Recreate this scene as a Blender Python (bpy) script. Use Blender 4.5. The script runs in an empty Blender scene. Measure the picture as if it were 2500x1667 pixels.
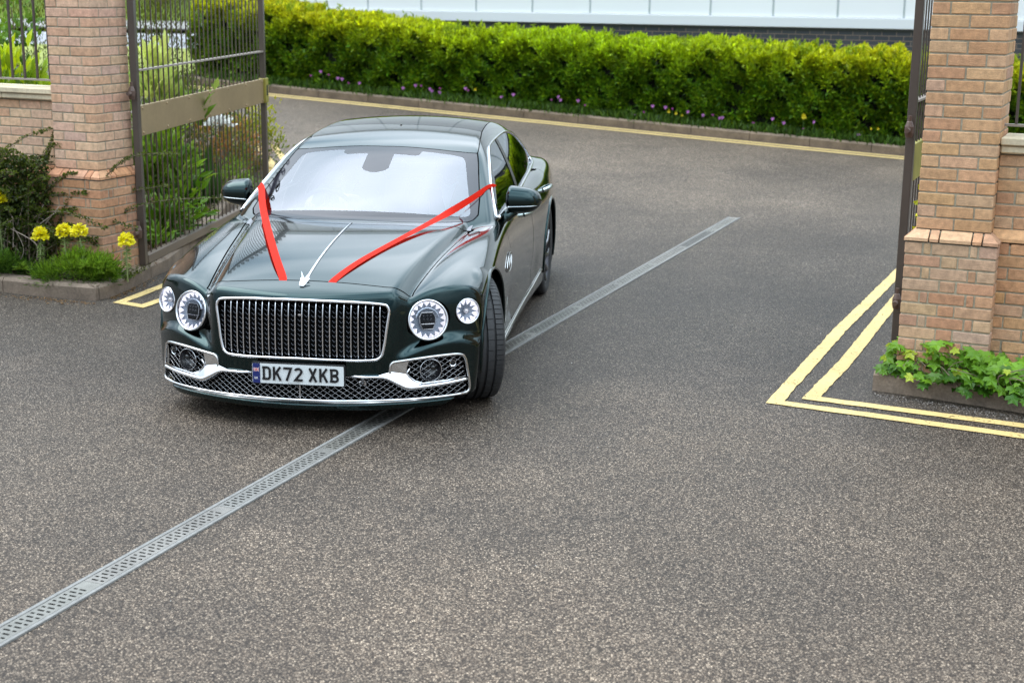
import bpy, bmesh, math, random
import numpy as np
from mathutils import Vector, Matrix
R = math.radians
rng = np.random.default_rng(7)
random.seed(7)
scene = bpy.context.scene
COL = scene.collection

# ------------------------------------------------------------------ camera
CAMZ = 2.4479
th, ro = R(13.5847), R(0.6047)
Fv = Vector((0, math.cos(th), -math.sin(th))); R0 = Vector((1, 0, 0)); U0 = R0.cross(Fv)
Rv = R0*math.cos(ro) + U0*math.sin(ro); Uv = U0*math.cos(ro) - R0*math.sin(ro)
cam = bpy.data.cameras.new('camera'); cam_o = bpy.data.objects.new('camera', cam); COL.objects.link(cam_o)
M = Matrix.Identity(4)
for i in range(3):
    M[i][0] = Rv[i]; M[i][1] = Uv[i]; M[i][2] = -Fv[i]
M[2][3] = CAMZ
cam_o.matrix_world = M
cam.sensor_width = 36; cam.lens = 51.84; cam.clip_end = 2000
cam.dof.use_dof = True; cam.dof.focus_distance = 8.6; cam.dof.aperture_fstop = 3.2
scene.camera = cam_o

# ------------------------------------------------------------------ sky, sun, exposure
SUN_EL, SUN_AZ = R(52), R(-82)          # azimuth from +Y clockwise: from the left
w = bpy.data.worlds.new("World"); scene.world = w; w.use_nodes = True
nt = w.node_tree; nt.nodes.clear()
def N(t, nt_, **kw):
    n = nt_.nodes.new(t)
    for k, v in kw.items(): setattr(n, k, v)
    return n
out = N('ShaderNodeOutputWorld', nt); bg = N('ShaderNodeBackground', nt)
sky = N('ShaderNodeTexSky', nt, sky_type='NISHITA', sun_disc=False, sun_elevation=SUN_EL, sun_rotation=SUN_AZ)
sky.air_density = 1.0; sky.dust_density = 2.0
tc = N('ShaderNodeTexCoord', nt); mp = N('ShaderNodeMapping', nt)
mp.inputs['Scale'].default_value = (1.0, 1.0, 2.6); mp.inputs['Location'].default_value = (.3, 1.7, .2)
no = N('ShaderNodeTexNoise', nt); no.inputs['Scale'].default_value = 2.1; no.inputs['Detail'].default_value = 3.5; no.inputs['Roughness'].default_value = .42; no.inputs['Distortion'].default_value = .25
cr = N('ShaderNodeValToRGB', nt)
e = cr.color_ramp.elements; e[0].position = .30; e[0].color = (3.3, 4.6, 5.5, 1); e[1].position = .68; e[1].color = (10.2, 11.1, 12.2, 1)
mr = N('ShaderNodeMapRange', nt); mr.inputs[1].default_value = .22; mr.inputs[2].default_value = .42; mr.inputs[3].default_value = .55; mr.inputs[4].default_value = 1
mx = N('ShaderNodeMix', nt, data_type='RGBA')
L = nt.links.new
L(tc.outputs['Generated'], mp.inputs[0]); L(mp.outputs[0], no.inputs['Vector']); L(no.outputs['Fac'], cr.inputs[0]); L(no.outputs['Fac'], mr.inputs[0])
# an overcast sky is brightest overhead and dimmer towards the horizon
sz = N('ShaderNodeSeparateXYZ', nt); L(tc.outputs['Generated'], sz.inputs[0]); mz = N('ShaderNodeMapRange', nt); mz.interpolation_type = 'SMOOTHSTEP'
mz.inputs[1].default_value = -.05; mz.inputs[2].default_value = 1.0; mz.inputs[3].default_value = .27; mz.inputs[4].default_value = 2.0; L(sz.outputs[2], mz.inputs[0])
mu = N('ShaderNodeMix', nt, data_type='RGBA', blend_type='MULTIPLY'); mu.inputs[0].default_value = 1
L(mr.outputs[0], mx.inputs[0]); L(sky.outputs[0], mx.inputs[6]); L(cr.outputs[0], mx.inputs[7]); L(mx.outputs[2], mu.inputs[6]); L(mz.outputs[0], mu.inputs[7]); L(mu.outputs[2], bg.inputs[0]); L(bg.outputs[0], out.inputs[0])
bg.inputs[1].default_value = 0.15
sun = bpy.data.lights.new('sun', 'SUN'); sun.energy = 0.9; sun.angle = R(40); sun.color = (1, .96, .9)
so = bpy.data.objects.new('sun', sun); COL.objects.link(so)
sd = Vector((math.sin(SUN_AZ)*math.cos(SUN_EL), math.cos(SUN_AZ)*math.cos(SUN_EL), math.sin(SUN_EL)))
so.rotation_euler = sd.to_track_quat('Z', 'Y').to_euler()
scene.view_settings.view_transform = 'Standard'; scene.view_settings.look = 'None'; scene.view_settings.exposure = 0.62; scene.view_settings.gamma = 1
scene.cycles.max_bounces = 8; scene.cycles.transparent_max_bounces = 12; scene.cycles.caustics_reflective = False; scene.cycles.caustics_refractive = False
scene.cycles.use_denoising = True

# ------------------------------------------------------------------ helpers
def tag(o, label=None, cat=None, group=None, kind=None):
    if label: o['label'] = label
    if cat: o['category'] = cat
    if group: o['group'] = group
    if kind: o['kind'] = kind
    return o
def empty(name, loc=(0, 0, 0), rz=0, parent=None):
    o = bpy.data.objects.new(name, None); COL.objects.link(o); o.location = loc; o.rotation_euler = (0, 0, rz)
    if parent: o.parent = parent
    return o
def link(name, me, mat=None, parent=None):
    o = bpy.data.objects.new(name, me); COL.objects.link(o)
    if mat:
        for m in (mat if isinstance(mat, (list, tuple)) else [mat]): me.materials.append(m)
    if parent: o.parent = parent
    return o
def mesh_np(name, V, faces, cols=None, smooth=False, normals=None, mi=None):
    """faces: (n,k) int array or list of lists"""
    me = bpy.data.meshes.new(name); V = np.asarray(V, np.float32)
    me.vertices.add(len(V)); me.vertices.foreach_set('co', V.ravel())
    if isinstance(faces, np.ndarray):
        n, k = faces.shape; loops = faces.ravel(); starts = np.arange(n)*k
    else:
        n = len(faces); ln = np.array([len(f) for f in faces]); loops = np.array([i for f in faces for i in f]); starts = np.concatenate([[0], np.cumsum(ln)[:-1]])
    me.loops.add(len(loops)); me.loops.foreach_set('vertex_index', loops.astype(np.int32))
    me.polygons.add(n); me.polygons.foreach_set('loop_start', starts.astype(np.int32))
    me.update(calc_edges=True)
    me.polygons.foreach_set('use_smooth', np.full(n, bool(smooth)))
    if mi is not None: me.polygons.foreach_set('material_index', np.asarray(mi, np.int32))
    if cols is not None:
        a = me.color_attributes.new('col', 'FLOAT_COLOR', 'POINT')
        c = np.ones((len(V), 4), np.float32); c[:, :3] = cols; a.data.foreach_set('color', c.ravel())
    if normals is not None: me.normals_split_custom_set_from_vertices(normals.tolist())
    return me
class MB:
    """collects shapes, links them as one mesh object"""
    def __init__(s): s.v = []; s.f = []; s.c = []; s.n = 0; s.m = []
    def add(s, V, F_, col=(1, 1, 1), mi=0):
        V = np.asarray(V, float).reshape(-1, 3); s.v.append(V); s.f += [[i + s.n for i in f] for f in F_]; s.c.append(np.tile(np.asarray(col, float), (len(V), 1))); s.n += len(V); s.m += [mi]*len(F_)
        return s
    def box(s, c, d, ax=None, col=(1, 1, 1), bev=0, mi=0):
        """c centre, d full sizes, ax 3x3 rows = axes"""
        c = np.asarray(c, float); d = np.asarray(d, float)/2; A = np.eye(3) if ax is None else np.asarray(ax, float)
        if bev <= 0:
            P_ = np.array([[x, y, z] for x in (-1, 1) for y in (-1, 1) for z in (-1, 1)], float)*d
            F_ = [(0, 1, 3, 2), (4, 6, 7, 5), (0, 4, 5, 1), (2, 3, 7, 6), (0, 2, 6, 4), (1, 5, 7, 3)]
        else:
            b = bev; pts = []; 
            for x in (-1, 1):
                for y in (-1, 1):
                    for z in (-1, 1):
                        pts += [[x*d[0], y*(d[1]-b), z*(d[2]-b)], [x*(d[0]-b), y*d[1], z*(d[2]-b)], [x*(d[0]-b), y*(d[1]-b), z*d[2]]]
            P_ = np.array(pts); I = lambda x, y, z, k: ((x*2+y)*2+z)*3+k
            F_ = [(I(0,0,0,0), I(0,0,1,0), I(0,1,1,0), I(0,1,0,0)), (I(1,0,0,0), I(1,1,0,0), I(1,1,1,0), I(1,0,1,0)),
                  (I(0,0,0,1), I(1,0,0,1), I(1,0,1,1), I(0,0,1,1)), (I(0,1,0,1), I(0,1,1,1), I(1,1,1,1), I(1,1,0,1)),
                  (I(0,0,0,2), I(0,1,0,2), I(1,1,0,2), I(1,0,0,2)), (I(0,0,1,2), I(1,0,1,2), I(1,1,1,2), I(0,1,1,2))]
            for a in (0, 1):
                for b2 in (0, 1):
                    F_ += [(I(0,a,b2,1), I(1,a,b2,1), I(1,a,b2,2), I(0,a,b2,2)), (I(a,0,b2,0), I(a,1,b2,0), I(a,1,b2,2), I(a,0,b2,2)), (I(a,b2,0,0), I(a,b2,1,0), I(a,b2,1,1), I(a,b2,0,1))]
            for x in (0, 1):
                for y in (0, 1):
                    for z in (0, 1): F_.append((I(x,y,z,0), I(x,y,z,1), I(x,y,z,2)))
        return s.add(c + P_ @ A, F_, col, mi)
    def tube(s, pts, r, n=8, col=(1, 1, 1), closed=False, caps=True, flat=1.0, upv=None, mi=0):
        pts = np.asarray(pts, float); m = len(pts); rr = np.broadcast_to(np.asarray(r, float), (m,))
        if closed: tg = np.roll(pts, -1, 0) - np.roll(pts, 1, 0)
        else: tg = np.gradient(pts, axis=0) if m > 2 else np.tile(pts[-1]-pts[0], (m, 1))
        tg /= np.linalg.norm(tg, axis=1)[:, None] + 1e-12
        u = np.array(upv if upv is not None else (0, 0, 1.), float)
        if upv is None and abs(tg[0] @ u) > .95: u = np.array([1., 0, 0])
        V = []; a = np.arange(n)*2*np.pi/n
        for i in range(m):
            s1 = np.cross(tg[i], u); s1 /= np.linalg.norm(s1) + 1e-12; s2 = np.cross(s1, tg[i])
            if upv is None: u = s2
            V.append(pts[i] + rr[i]*(np.cos(a)[:, None]*s1 + flat*np.sin(a)[:, None]*s2))
        V = np.concatenate(V); F_ = []
        for i in range(m if closed else m-1):
            j = (i+1) % m
            for k in range(n): F_.append((i*n+k, i*n+(k+1) % n, j*n+(k+1) % n, j*n+k))
        if not closed and caps: F_ += [tuple(range(n))[::-1], tuple((m-1)*n+k for k in range(n))]
        return s.add(V, F_, col, mi)
    def lathe(s, prof, c=(0, 0, 0), ax=None, n=24, col=(1, 1, 1), cap=False, mi=0):
        """prof: (radius, height) along local z; ax rows = local axes"""
        A = np.eye(3) if ax is None else np.asarray(ax, float); a = np.arange(n)*2*np.pi/n; V = []
        for r_, h in prof: V.append(np.stack([r_*np.cos(a), r_*np.sin(a), np.full(n, h)], 1))
        V = np.concatenate(V) @ A + np.asarray(c, float); F_ = []
        for i in range(len(prof)-1):
            for k in range(n): F_.append((i*n+k, i*n+(k+1) % n, (i+1)*n+(k+1) % n, (i+1)*n+k))
        if cap: F_ += [tuple(range(n))[::-1], tuple((len(prof)-1)*n+k for k in range(n))]
        return s.add(V, F_, col, mi)
    def build(s, name, mat, parent=None, smooth=False, auto=None):
        me = mesh_np(name, np.concatenate(s.v), s.f, np.concatenate(s.c), smooth, mi=s.m)
        o = link(name, me, mat, parent)
        if auto: me.set_sharp_from_angle(angle=R(auto))
        return o
def quat_axes(z, x=(1, 0, 0)):
    z = np.asarray(z, float); z /= np.linalg.norm(z); x = np.asarray(x, float); x = x - (x @ z)*z; x /= np.linalg.norm(x)
    return np.array([x, np.cross(z, x), z])
def smooth_path(pts, n=8, closed=False):
    """Catmull-Rom"""
    p = np.asarray(pts, float); m = len(p); o = []
    for i in range(m if closed else m-1):
        if closed: a, b, c, d = p[(i-1) % m], p[i], p[(i+1) % m], p[(i+2) % m]
        else: a, b, c, d = p[max(i-1, 0)], p[i], p[i+1], p[min(i+2, m-1)]
        for k in range(n):
            t = k/n; o.append(.5*((2*b)+(c-a)*t+(2*a-5*b+4*c-d)*t*t+(3*b-a-3*c+d)*t**3))
    if not closed: o.append(p[-1])
    return np.array(o)

# ------------------------------------------------------------------ materials
def mat(name, base=(.5, .5, .5), rough=.5, metal=0, coat=0, attr=False, noise=None, bump=None, spec=.5, emis=None, trans=0, ior=1.5, alpha=1, coat_rough=.02, sub=None, mul=None):
    """noise: (scale, amount) value variation; bump: (scale, distance)"""
    m = bpy.data.materials.new(name); m.use_nodes = True; t = m.node_tree; b = t.nodes['Principled BSDF']; L_ = t.links.new
    b.inputs['Base Color'].default_value = (*base, 1); b.inputs['Roughness'].default_value = rough; b.inputs['Metallic'].default_value = metal
    b.inputs['Coat Weight'].default_value = coat; b.inputs['Coat Roughness'].default_value = coat_rough; b.inputs['Specular IOR Level'].default_value = spec
    b.inputs['Transmission Weight'].default_value = trans; b.inputs['IOR'].default_value = ior; b.inputs['Alpha'].default_value = alpha
    if emis: b.inputs['Emission Color'].default_value = (*emis[0], 1); b.inputs['Emission Strength'].default_value = emis[1]
    src = None
    if attr:
        a = t.nodes.new('ShaderNodeAttribute'); a.attribute_name = 'col'; src = a.outputs['Color']
        mm = t.nodes.new('ShaderNodeMix'); mm.data_type = 'RGBA'; mm.blend_type = 'MULTIPLY'; mm.inputs[0].default_value = 1; mm.inputs[7].default_value = (*base, 1); L_(src, mm.inputs[6]); src = mm.outputs[2]
    g = t.nodes.new('ShaderNodeTexCoord') if (noise or bump or mul) else None
    for nz in ([noise] if noise and not isinstance(noise, list) else (noise or [])):
        n_ = t.nodes.new('ShaderNodeTexNoise'); n_.inputs['Scale'].default_value = nz[0]; n_.inputs['Detail'].default_value = 5; L_(g.outputs['Object'], n_.inputs['Vector'])
        r_ = t.nodes.new('ShaderNodeMapRange'); r_.inputs[1].default_value = .3; r_.inputs[2].default_value = .7; r_.inputs[3].default_value = 1-nz[1]; r_.inputs[4].default_value = 1+nz[1]; L_(n_.outputs['Fac'], r_.inputs[0])
        mm = t.nodes.new('ShaderNodeMix'); mm.data_type = 'RGBA'; mm.blend_type = 'MULTIPLY'; mm.inputs[0].default_value = 1
        if src is not None: L_(src, mm.inputs[6])
        else: mm.inputs[6].default_value = (*base, 1)
        L_(r_.outputs[0], mm.inputs[7]); src = mm.outputs[2]
    if src is not None: L_(src, b.inputs['Base Color'])
    if bump:
        n_ = t.nodes.new('ShaderNodeTexNoise'); n_.inputs['Scale'].default_value = bump[0]; n_.inputs['Detail'].default_value = 6; L_(g.outputs['Object'], n_.inputs['Vector'])
        bp = t.nodes.new('ShaderNodeBump'); bp.inputs['Strength'].default_value = 1; bp.inputs['Distance'].default_value = bump[1]; L_(n_.outputs['Fac'], bp.inputs['Height']); L_(bp.outputs[0], b.inputs['Normal'])
    return m
def leaf_mat(name, tint=(1, 1, 1), trans=.35, rough=.42):
    m = bpy.data.materials.new(name); m.use_nodes = True; t = m.node_tree; b = t.nodes['Principled BSDF']; L_ = t.links.new
    a = t.nodes.new('ShaderNodeAttribute'); a.attribute_name = 'col'
    b.inputs['Roughness'].default_value = rough; b.inputs['Specular IOR Level'].default_value = .35
    tr = t.nodes.new('ShaderNodeBsdfTranslucent'); ms = t.nodes.new('ShaderNodeMixShader'); ms.inputs[0].default_value = trans
    hs = t.nodes.new('ShaderNodeHueSaturation'); hs.inputs['Value'].default_value = 1.1; hs.inputs['Hue'].default_value = .485
    L_(a.outputs['Color'], b.inputs['Base Color']); L_(a.outputs['Color'], hs.inputs['Color']); L_(hs.outputs[0], tr.inputs['Color'])
    L_(b.outputs[0], ms.inputs[1]); L_(tr.outputs[0], ms.inputs[2]); L_(ms.outputs[0], t.nodes['Material Output'].inputs['Surface'])
    return m
LEAF = leaf_mat('leaf')
# ------------------------------------------------------------------ ground height
def gz(x, y):
    s = -.6*np.asarray(x, float) + .8*np.asarray(y, float) - 12.6
    sp = np.where(s > 6, s, np.log1p(np.exp(np.clip(s, -30, 8)/.6))*.6)
    return .0655*np.where(sp > 13, 13+4*np.tanh((sp-13)/4), sp)
Q = R(-24.4)
GU = np.array([math.cos(Q), math.sin(Q)]); GVv = np.array([-math.sin(Q), math.cos(Q)])     # along the gate line, and inwards
LPo = np.array([-3.3398, 11.8375]); RPo = np.array([2.4574, 8.9172])
def gp(o, u, v, z=None):
    p = o + u*GU + v*GVv
    return (p[0], p[1]) if z is None else (p[0], p[1], z)
AX = np.array([[GU[0], GU[1], 0], [GVv[0], GVv[1], 0], [0, 0, 1]])
# ------------------------------------------------------------------ asphalt
def asphalt_mat():
    m = bpy.data.materials.new('asphalt'); m.use_nodes = True; t = m.node_tree; b = t.nodes['Principled BSDF']; L_ = t.links.new
    g = t.nodes.new('ShaderNodeTexCoord')
    def noise(sc, det=3, rough=.6):
        n = t.nodes.new('ShaderNodeTexNoise'); n.inputs['Scale'].default_value = sc; n.inputs['Detail'].default_value = det; n.inputs['Roughness'].default_value = rough; L_(g.outputs['Object'], n.inputs['Vector']); return n
    def ramp(src, a, b_, c0, c1):
        r = t.nodes.new('ShaderNodeValToRGB'); r.color_ramp.elements[0].position = a; r.color_ramp.elements[1].position = b_; r.color_ramp.elements[0].color = (*c0, 1); r.color_ramp.elements[1].color = (*c1, 1); L_(src, r.inputs[0]); return r.outputs[0]
    def mix(f, a, b_, mode='MIX'):
        x = t.nodes.new('ShaderNodeMix'); x.data_type = 'RGBA'; x.blend_type = mode
        if isinstance(f, float): x.inputs[0].default_value = f
        else: L_(f, x.inputs[0])
        L_(a, x.inputs[6]); L_(b_, x.inputs[7]); return x.outputs[2]
    vo = t.nodes.new('ShaderNodeTexVoronoi'); vo.inputs['Scale'].default_value = 126; L_(g.outputs['Object'], vo.inputs['Vector'])
    stone = t.nodes.new('ShaderNodeValToRGB'); el = stone.color_ramp.elements
    el[0].position = 0; el[0].color = (.070, .060, .051, 1); el[1].position = 1; el[1].color = (.46, .42, .37, 1)
    for p_, c_ in ((.25, (.108, .094, .081)), (.55, (.175, .157, .138)), (.82, (.25, .225, .198))): q = el.new(p_); q.color = (*c_, 1)
    sx = t.nodes.new('ShaderNodeSeparateColor'); L_(vo.outputs['Color'], sx.inputs[0]); L_(sx.outputs[0], stone.inputs[0])
    gap = ramp(vo.outputs['Distance'], .22, .56, (1, 1, 1), (.20, .18, .165))
    pit = ramp(noise(62, 3, .7).outputs['Fac'], .40, .52, (.52, .48, .45), (1, 1, 1))
    c = mix(1.0, stone.outputs[0], gap, 'MULTIPLY'); c = mix(1.0, c, pit, 'MULTIPLY')
    mid = ramp(noise(9, 5).outputs['Fac'], .3, .7, (.86, .86, .86), (1.12, 1.11, 1.10)); c = mix(1.0, c, mid, 'MULTIPLY')
    big = ramp(noise(.33, 4).outputs['Fac'], .36, .66, (.76, .76, .77), (1.32, 1.30, 1.27)); c = mix(1.0, c, big, 'MULTIPLY')
    pale = ramp(noise(1.3, 4).outputs['Fac'], .56, .74, (1, 1, 1), (1.22, 1.24, 1.26)); c = mix(1.0, c, pale, 'MULTIPLY')
    # worn, paler and browner surfacing in the foreground; darker through the gateway
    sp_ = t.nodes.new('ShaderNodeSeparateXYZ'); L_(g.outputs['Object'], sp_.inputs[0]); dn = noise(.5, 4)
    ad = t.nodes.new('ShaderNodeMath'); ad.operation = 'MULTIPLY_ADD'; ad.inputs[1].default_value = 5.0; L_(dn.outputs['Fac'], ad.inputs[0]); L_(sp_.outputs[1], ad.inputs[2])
    zn = t.nodes.new('ShaderNodeValToRGB'); ze = zn.color_ramp.elements; ze[0].position = .0; ze[0].color = (1.50, 1.30, 1.10, 1); ze[1].position = 1; ze[1].color = (1.75, 1.62, 1.46, 1)  # far end made paler: grazing sky sheen put into the colour
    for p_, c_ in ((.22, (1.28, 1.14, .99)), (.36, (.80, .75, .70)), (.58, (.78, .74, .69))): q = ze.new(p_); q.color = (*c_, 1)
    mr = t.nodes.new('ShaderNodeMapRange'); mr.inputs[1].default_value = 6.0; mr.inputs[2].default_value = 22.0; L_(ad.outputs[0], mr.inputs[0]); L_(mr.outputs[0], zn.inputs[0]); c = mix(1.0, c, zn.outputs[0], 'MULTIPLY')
    L_(c, b.inputs['Base Color']); b.inputs['Roughness'].default_value = .62; b.inputs['Specular IOR Level'].default_value = .34
    bp = t.nodes.new('ShaderNodeBump'); bp.inputs['Distance'].default_value = .004; bp.inputs['Strength'].default_value = .8; bp.invert = True
    L_(vo.outputs['Distance'], bp.inputs['Height']); L_(bp.outputs[0], b.inputs['Normal'])
    return m
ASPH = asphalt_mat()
xs_ = np.concatenate([np.linspace(-400, -40, 13)[:-1], np.linspace(-40, 40, 81), np.linspace(40, 400, 13)[1:]])
ys_ = np.concatenate([np.linspace(-300, -4, 8)[:-1], np.linspace(-4, 60, 90), np.linspace(60, 700, 12)[1:]])
XX, YY = np.meshgrid(xs_, ys_, indexing='ij'); ny = len(ys_)
V = np.stack([XX, YY, gz(XX, YY)], -1).reshape(-1, 3)
ii, jj = np.meshgrid(np.arange(len(xs_)-1), np.arange(ny-1), indexing='ij'); a = (ii*ny+jj).ravel()
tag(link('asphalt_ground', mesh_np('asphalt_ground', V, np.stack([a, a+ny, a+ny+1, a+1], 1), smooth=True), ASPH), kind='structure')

# ------------------------------------------------------------------ sheets laid on the ground
def strip(pts, w_, lift, name, m, label=None, jitter=0, seg=.06, z0=None):
    """band of width w_ along a path of (x,y) laid on the ground"""
    p = np.asarray(pts, float)
    q = [p[0]]
    for i in range(len(p)-1):
        n_ = max(1, int(np.hypot(*(p[i+1]-p[i]))/seg)); q += [p[i]+(p[i+1]-p[i])*k/n_ for k in range(1, n_+1)]
    q = np.array(q); tg = np.gradient(q, axis=0); tg /= np.linalg.norm(tg, axis=1)[:, None]; nn = np.stack([-tg[:, 1], tg[:, 0]], 1)
    # mitre at corners
    cth = np.ones(len(q))
    for i in range(1, len(q)-1):
        a_ = q[i]-q[i-1]; b_ = q[i+1]-q[i]; a_ /= np.linalg.norm(a_); b_ /= np.linalg.norm(b_)
        h = a_+b_
        if np.linalg.norm(h) > .2:
            h /= np.linalg.norm(h); nn[i] = (-h[1], h[0]); cth[i] = 1/max(.35, abs(h @ a_))
    ww = (w_/2)*cth
    l = q+nn*(ww+rng.normal(0, jitter, len(q)))[:, None]; r = q-nn*(ww+rng.normal(0, jitter, len(q)))[:, None]
    V = np.concatenate([np.c_[l, gz(l[:, 0], l[:, 1])+lift], np.c_[r, gz(r[:, 0], r[:, 1])+lift]]); n_ = len(q); k = np.arange(n_-1)
    return tag(link(name, mesh_np(name, V, np.stack([k, k+1, k+1+n_, k+n_], 1)), m), kind='structure')
def paint_mat():
    m = mat('yellow_paint', (.56, .41, .165), .65, noise=[(40, .10), (3, .10)]); t = m.node_tree; L_ = t.links.new; b = t.nodes['Principled BSDF']
    g = t.nodes.new('ShaderNodeTexCoord'); n_ = t.nodes.new('ShaderNodeTexNoise'); n_.inputs['Scale'].default_value = 75; n_.inputs['Detail'].default_value = 4; L_(g.outputs['Object'], n_.inputs['Vector'])
    n2 = t.nodes.new('ShaderNodeTexNoise'); n2.inputs['Scale'].default_value = 5; L_(g.outputs['Object'], n2.inputs['Vector'])
    ad = t.nodes.new('ShaderNodeMath'); ad.operation = 'MULTIPLY_ADD'; ad.inputs[1].default_value = .35; L_(n2.outputs['Fac'], ad.inputs[0]); L_(n_.outputs['Fac'], ad.inputs[2])
    r_ = t.nodes.new('ShaderNodeMapRange'); r_.inputs[1].default_value = .475; r_.inputs[2].default_value = .53; L_(ad.outputs[0], r_.inputs[0]); L_(r_.outputs[0], b.inputs['Alpha'])
    return m
YP = paint_mat()
strip([(5.5, 6.66), (2.97, 7.93), (1.60, 8.62), (2.40, 10.55), (3.30, 12.60), (3.95, 14.1)], .095, .006, 'road_marking', YP, jitter=.0025)
strip([(5.6, 6.88), (3.03, 8.14), (1.84, 8.72), (2.245, 9.62), (2.97, 11.37), (3.9, 13.6)], .095, .006, 'road_marking', YP, jitter=.0025)
strip([(-3.4, 19.6), (-3.02, 18.4), (-2.84, 16.6), (-2.74, 14.5), (-2.80, 12.2), (-3.07, 11.27), (-2.86, 11.14), (-2.74, 11.45), (-2.60, 12.2), (-2.56, 14.5), (-2.66, 16.6), (-2.84, 18.4), (-3.2, 19.7)], .085, .006, 'road_marking', YP, jitter=.0025)
# wall frame of the building behind: kerb and hedge run parallel to it
WN = np.array([.33379, .94265]); WD = np.array([.94265, -.33379]); WO = 24.277
def wp(s, off): p = WN*(WO-off) + WD*s; return p
for off in (2.22, 2.42):
    strip([wp(s, off) for s in np.linspace(-16, 22, 40)], .11, .006, 'road_marking', YP, jitter=.002, seg=.4)
# kerbs: real stones with a top arris
def kerb(pts, name='kerb', h=.12, w_=.14, L0=.9, col=(.20, .15, .11)):
    p = np.asarray(pts, float); seglen = np.hypot(*np.diff(p, axis=0).T); cum = np.r_[0, np.cumsum(seglen)]; tot = cum[-1]
    n_ = max(1, round(tot/L0)); mb = MB()
    at = lambda s: np.array([np.interp(s, cum, p[:, 0]), np.interp(s, cum, p[:, 1])])
    for i in range(n_):
        s0, s1 = tot*i/n_, tot*(i+1)/n_
        ks = [s0+.004] + [c for c in cum if s0+.03 < c < s1-.03] + [s1-.004]; shade = rng.uniform(.82, 1.15)
        for a_, b_ in zip(ks[:-1], ks[1:]):
            A_, B_ = at(a_), at(b_); t_ = (B_-A_)/np.linalg.norm(B_-A_); n2 = np.array([-t_[1], t_[0]]); V = []
            for P_ in (A_, B_):
                z = float(gz(*P_))
                for o_, hh in ((0, -.1), (0, h-.022), (.022, h), (w_, h+.003), (w_, -.1)): V.append([*(P_+n2*o_), z+hh])
            mb.add(V, [(0, 5, 6, 1), (1, 6, 7, 2), (2, 7, 8, 3), (3, 8, 9, 4), (0, 1, 2, 3, 4), (9, 8, 7, 6, 5)], np.array([1, 1, 1])*shade)
    return tag(mb.build(name, mat('kerb_stone', col, .85, attr=True, noise=[(6, .28), (60, .2)], bump=(90, .004))), kind='structure')
kerb([(-14, 15.8), (-5.0, 11.95), (-3.70, 11.44), (-3.27, 11.33), (-3.17, 11.5), (-2.99, 12.6), (-2.95, 14.5), (-3.05, 16.6), (-3.3, 18.6), (-4.1, 20.2), (-6.5, 21.6), (-14, 24)], h=.12)
kerb([wp(s, 2.1) for s in np.linspace(-14, 22, 30)], h=.135, w_=.16, col=(.15, .11, .075))
kerb([(2.26, 8.93), (2.52, 8.79), (3.05, 8.45), (4.6, 7.5)], h=.12, w_=.15, L0=1.1)
SOIL = mat('soil', (.085, .055, .035), .95, noise=[(3, .35), (45, .5)], bump=(60, .02))
def poly_sheet(pts, lift, name, m, n_=1):
    bm = bmesh.new(); vs = [bm.verts.new((x, y, float(gz(x, y))+lift)) for x, y in pts]; bm.faces.new(vs)
    if n_ > 1: bmesh.ops.triangulate(bm, faces=bm.faces[:]); bmesh.ops.subdivide_edges(bm, edges=bm.edges[:], cuts=n_, use_grid_fill=True)
    me = bpy.data.meshes.new(name); 
    for v in bm.verts: v.co.z = float(gz(v.co.x, v.co.y))+lift
    bm.to_mesh(me); bm.free(); return tag(link(name, me, m), kind='structure')
poly_sheet([(-14, 15.95), (-5.0, 12.05), (-3.7, 11.56), (-3.30, 11.46), (-3.26, 11.6), (-3.12, 12.6), (-3.08, 14.5), (-3.18, 16.6), (-3.42, 18.6), (-4.2, 20.1), (-6.5, 21.5), (-14, 23.9)], .105, 'planting_bed', SOIL, 8)
p0 = [wp(s, 1.98) for s in np.linspace(-14, 22, 30)]; p1_ = [wp(s, 0.0) for s in np.linspace(22, -14, 30)]
V = np.array([[*q_, float(gz(*q_))+.12] for q_ in p0+p1_]); k = np.arange(29)
tag(link('planting_bed', mesh_np('planting_bed', V, np.stack([k, k+1, 58-k, 59-k], 1)), SOIL), kind='structure')
poly_sheet([(2.34, 9.02), (2.54, 8.90), (3.06, 8.57), (4.6, 7.62), (5.2, 8.5), (2.9, 9.6), (2.5, 9.5)], .09, 'planting_bed', SOIL, 3)

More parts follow.
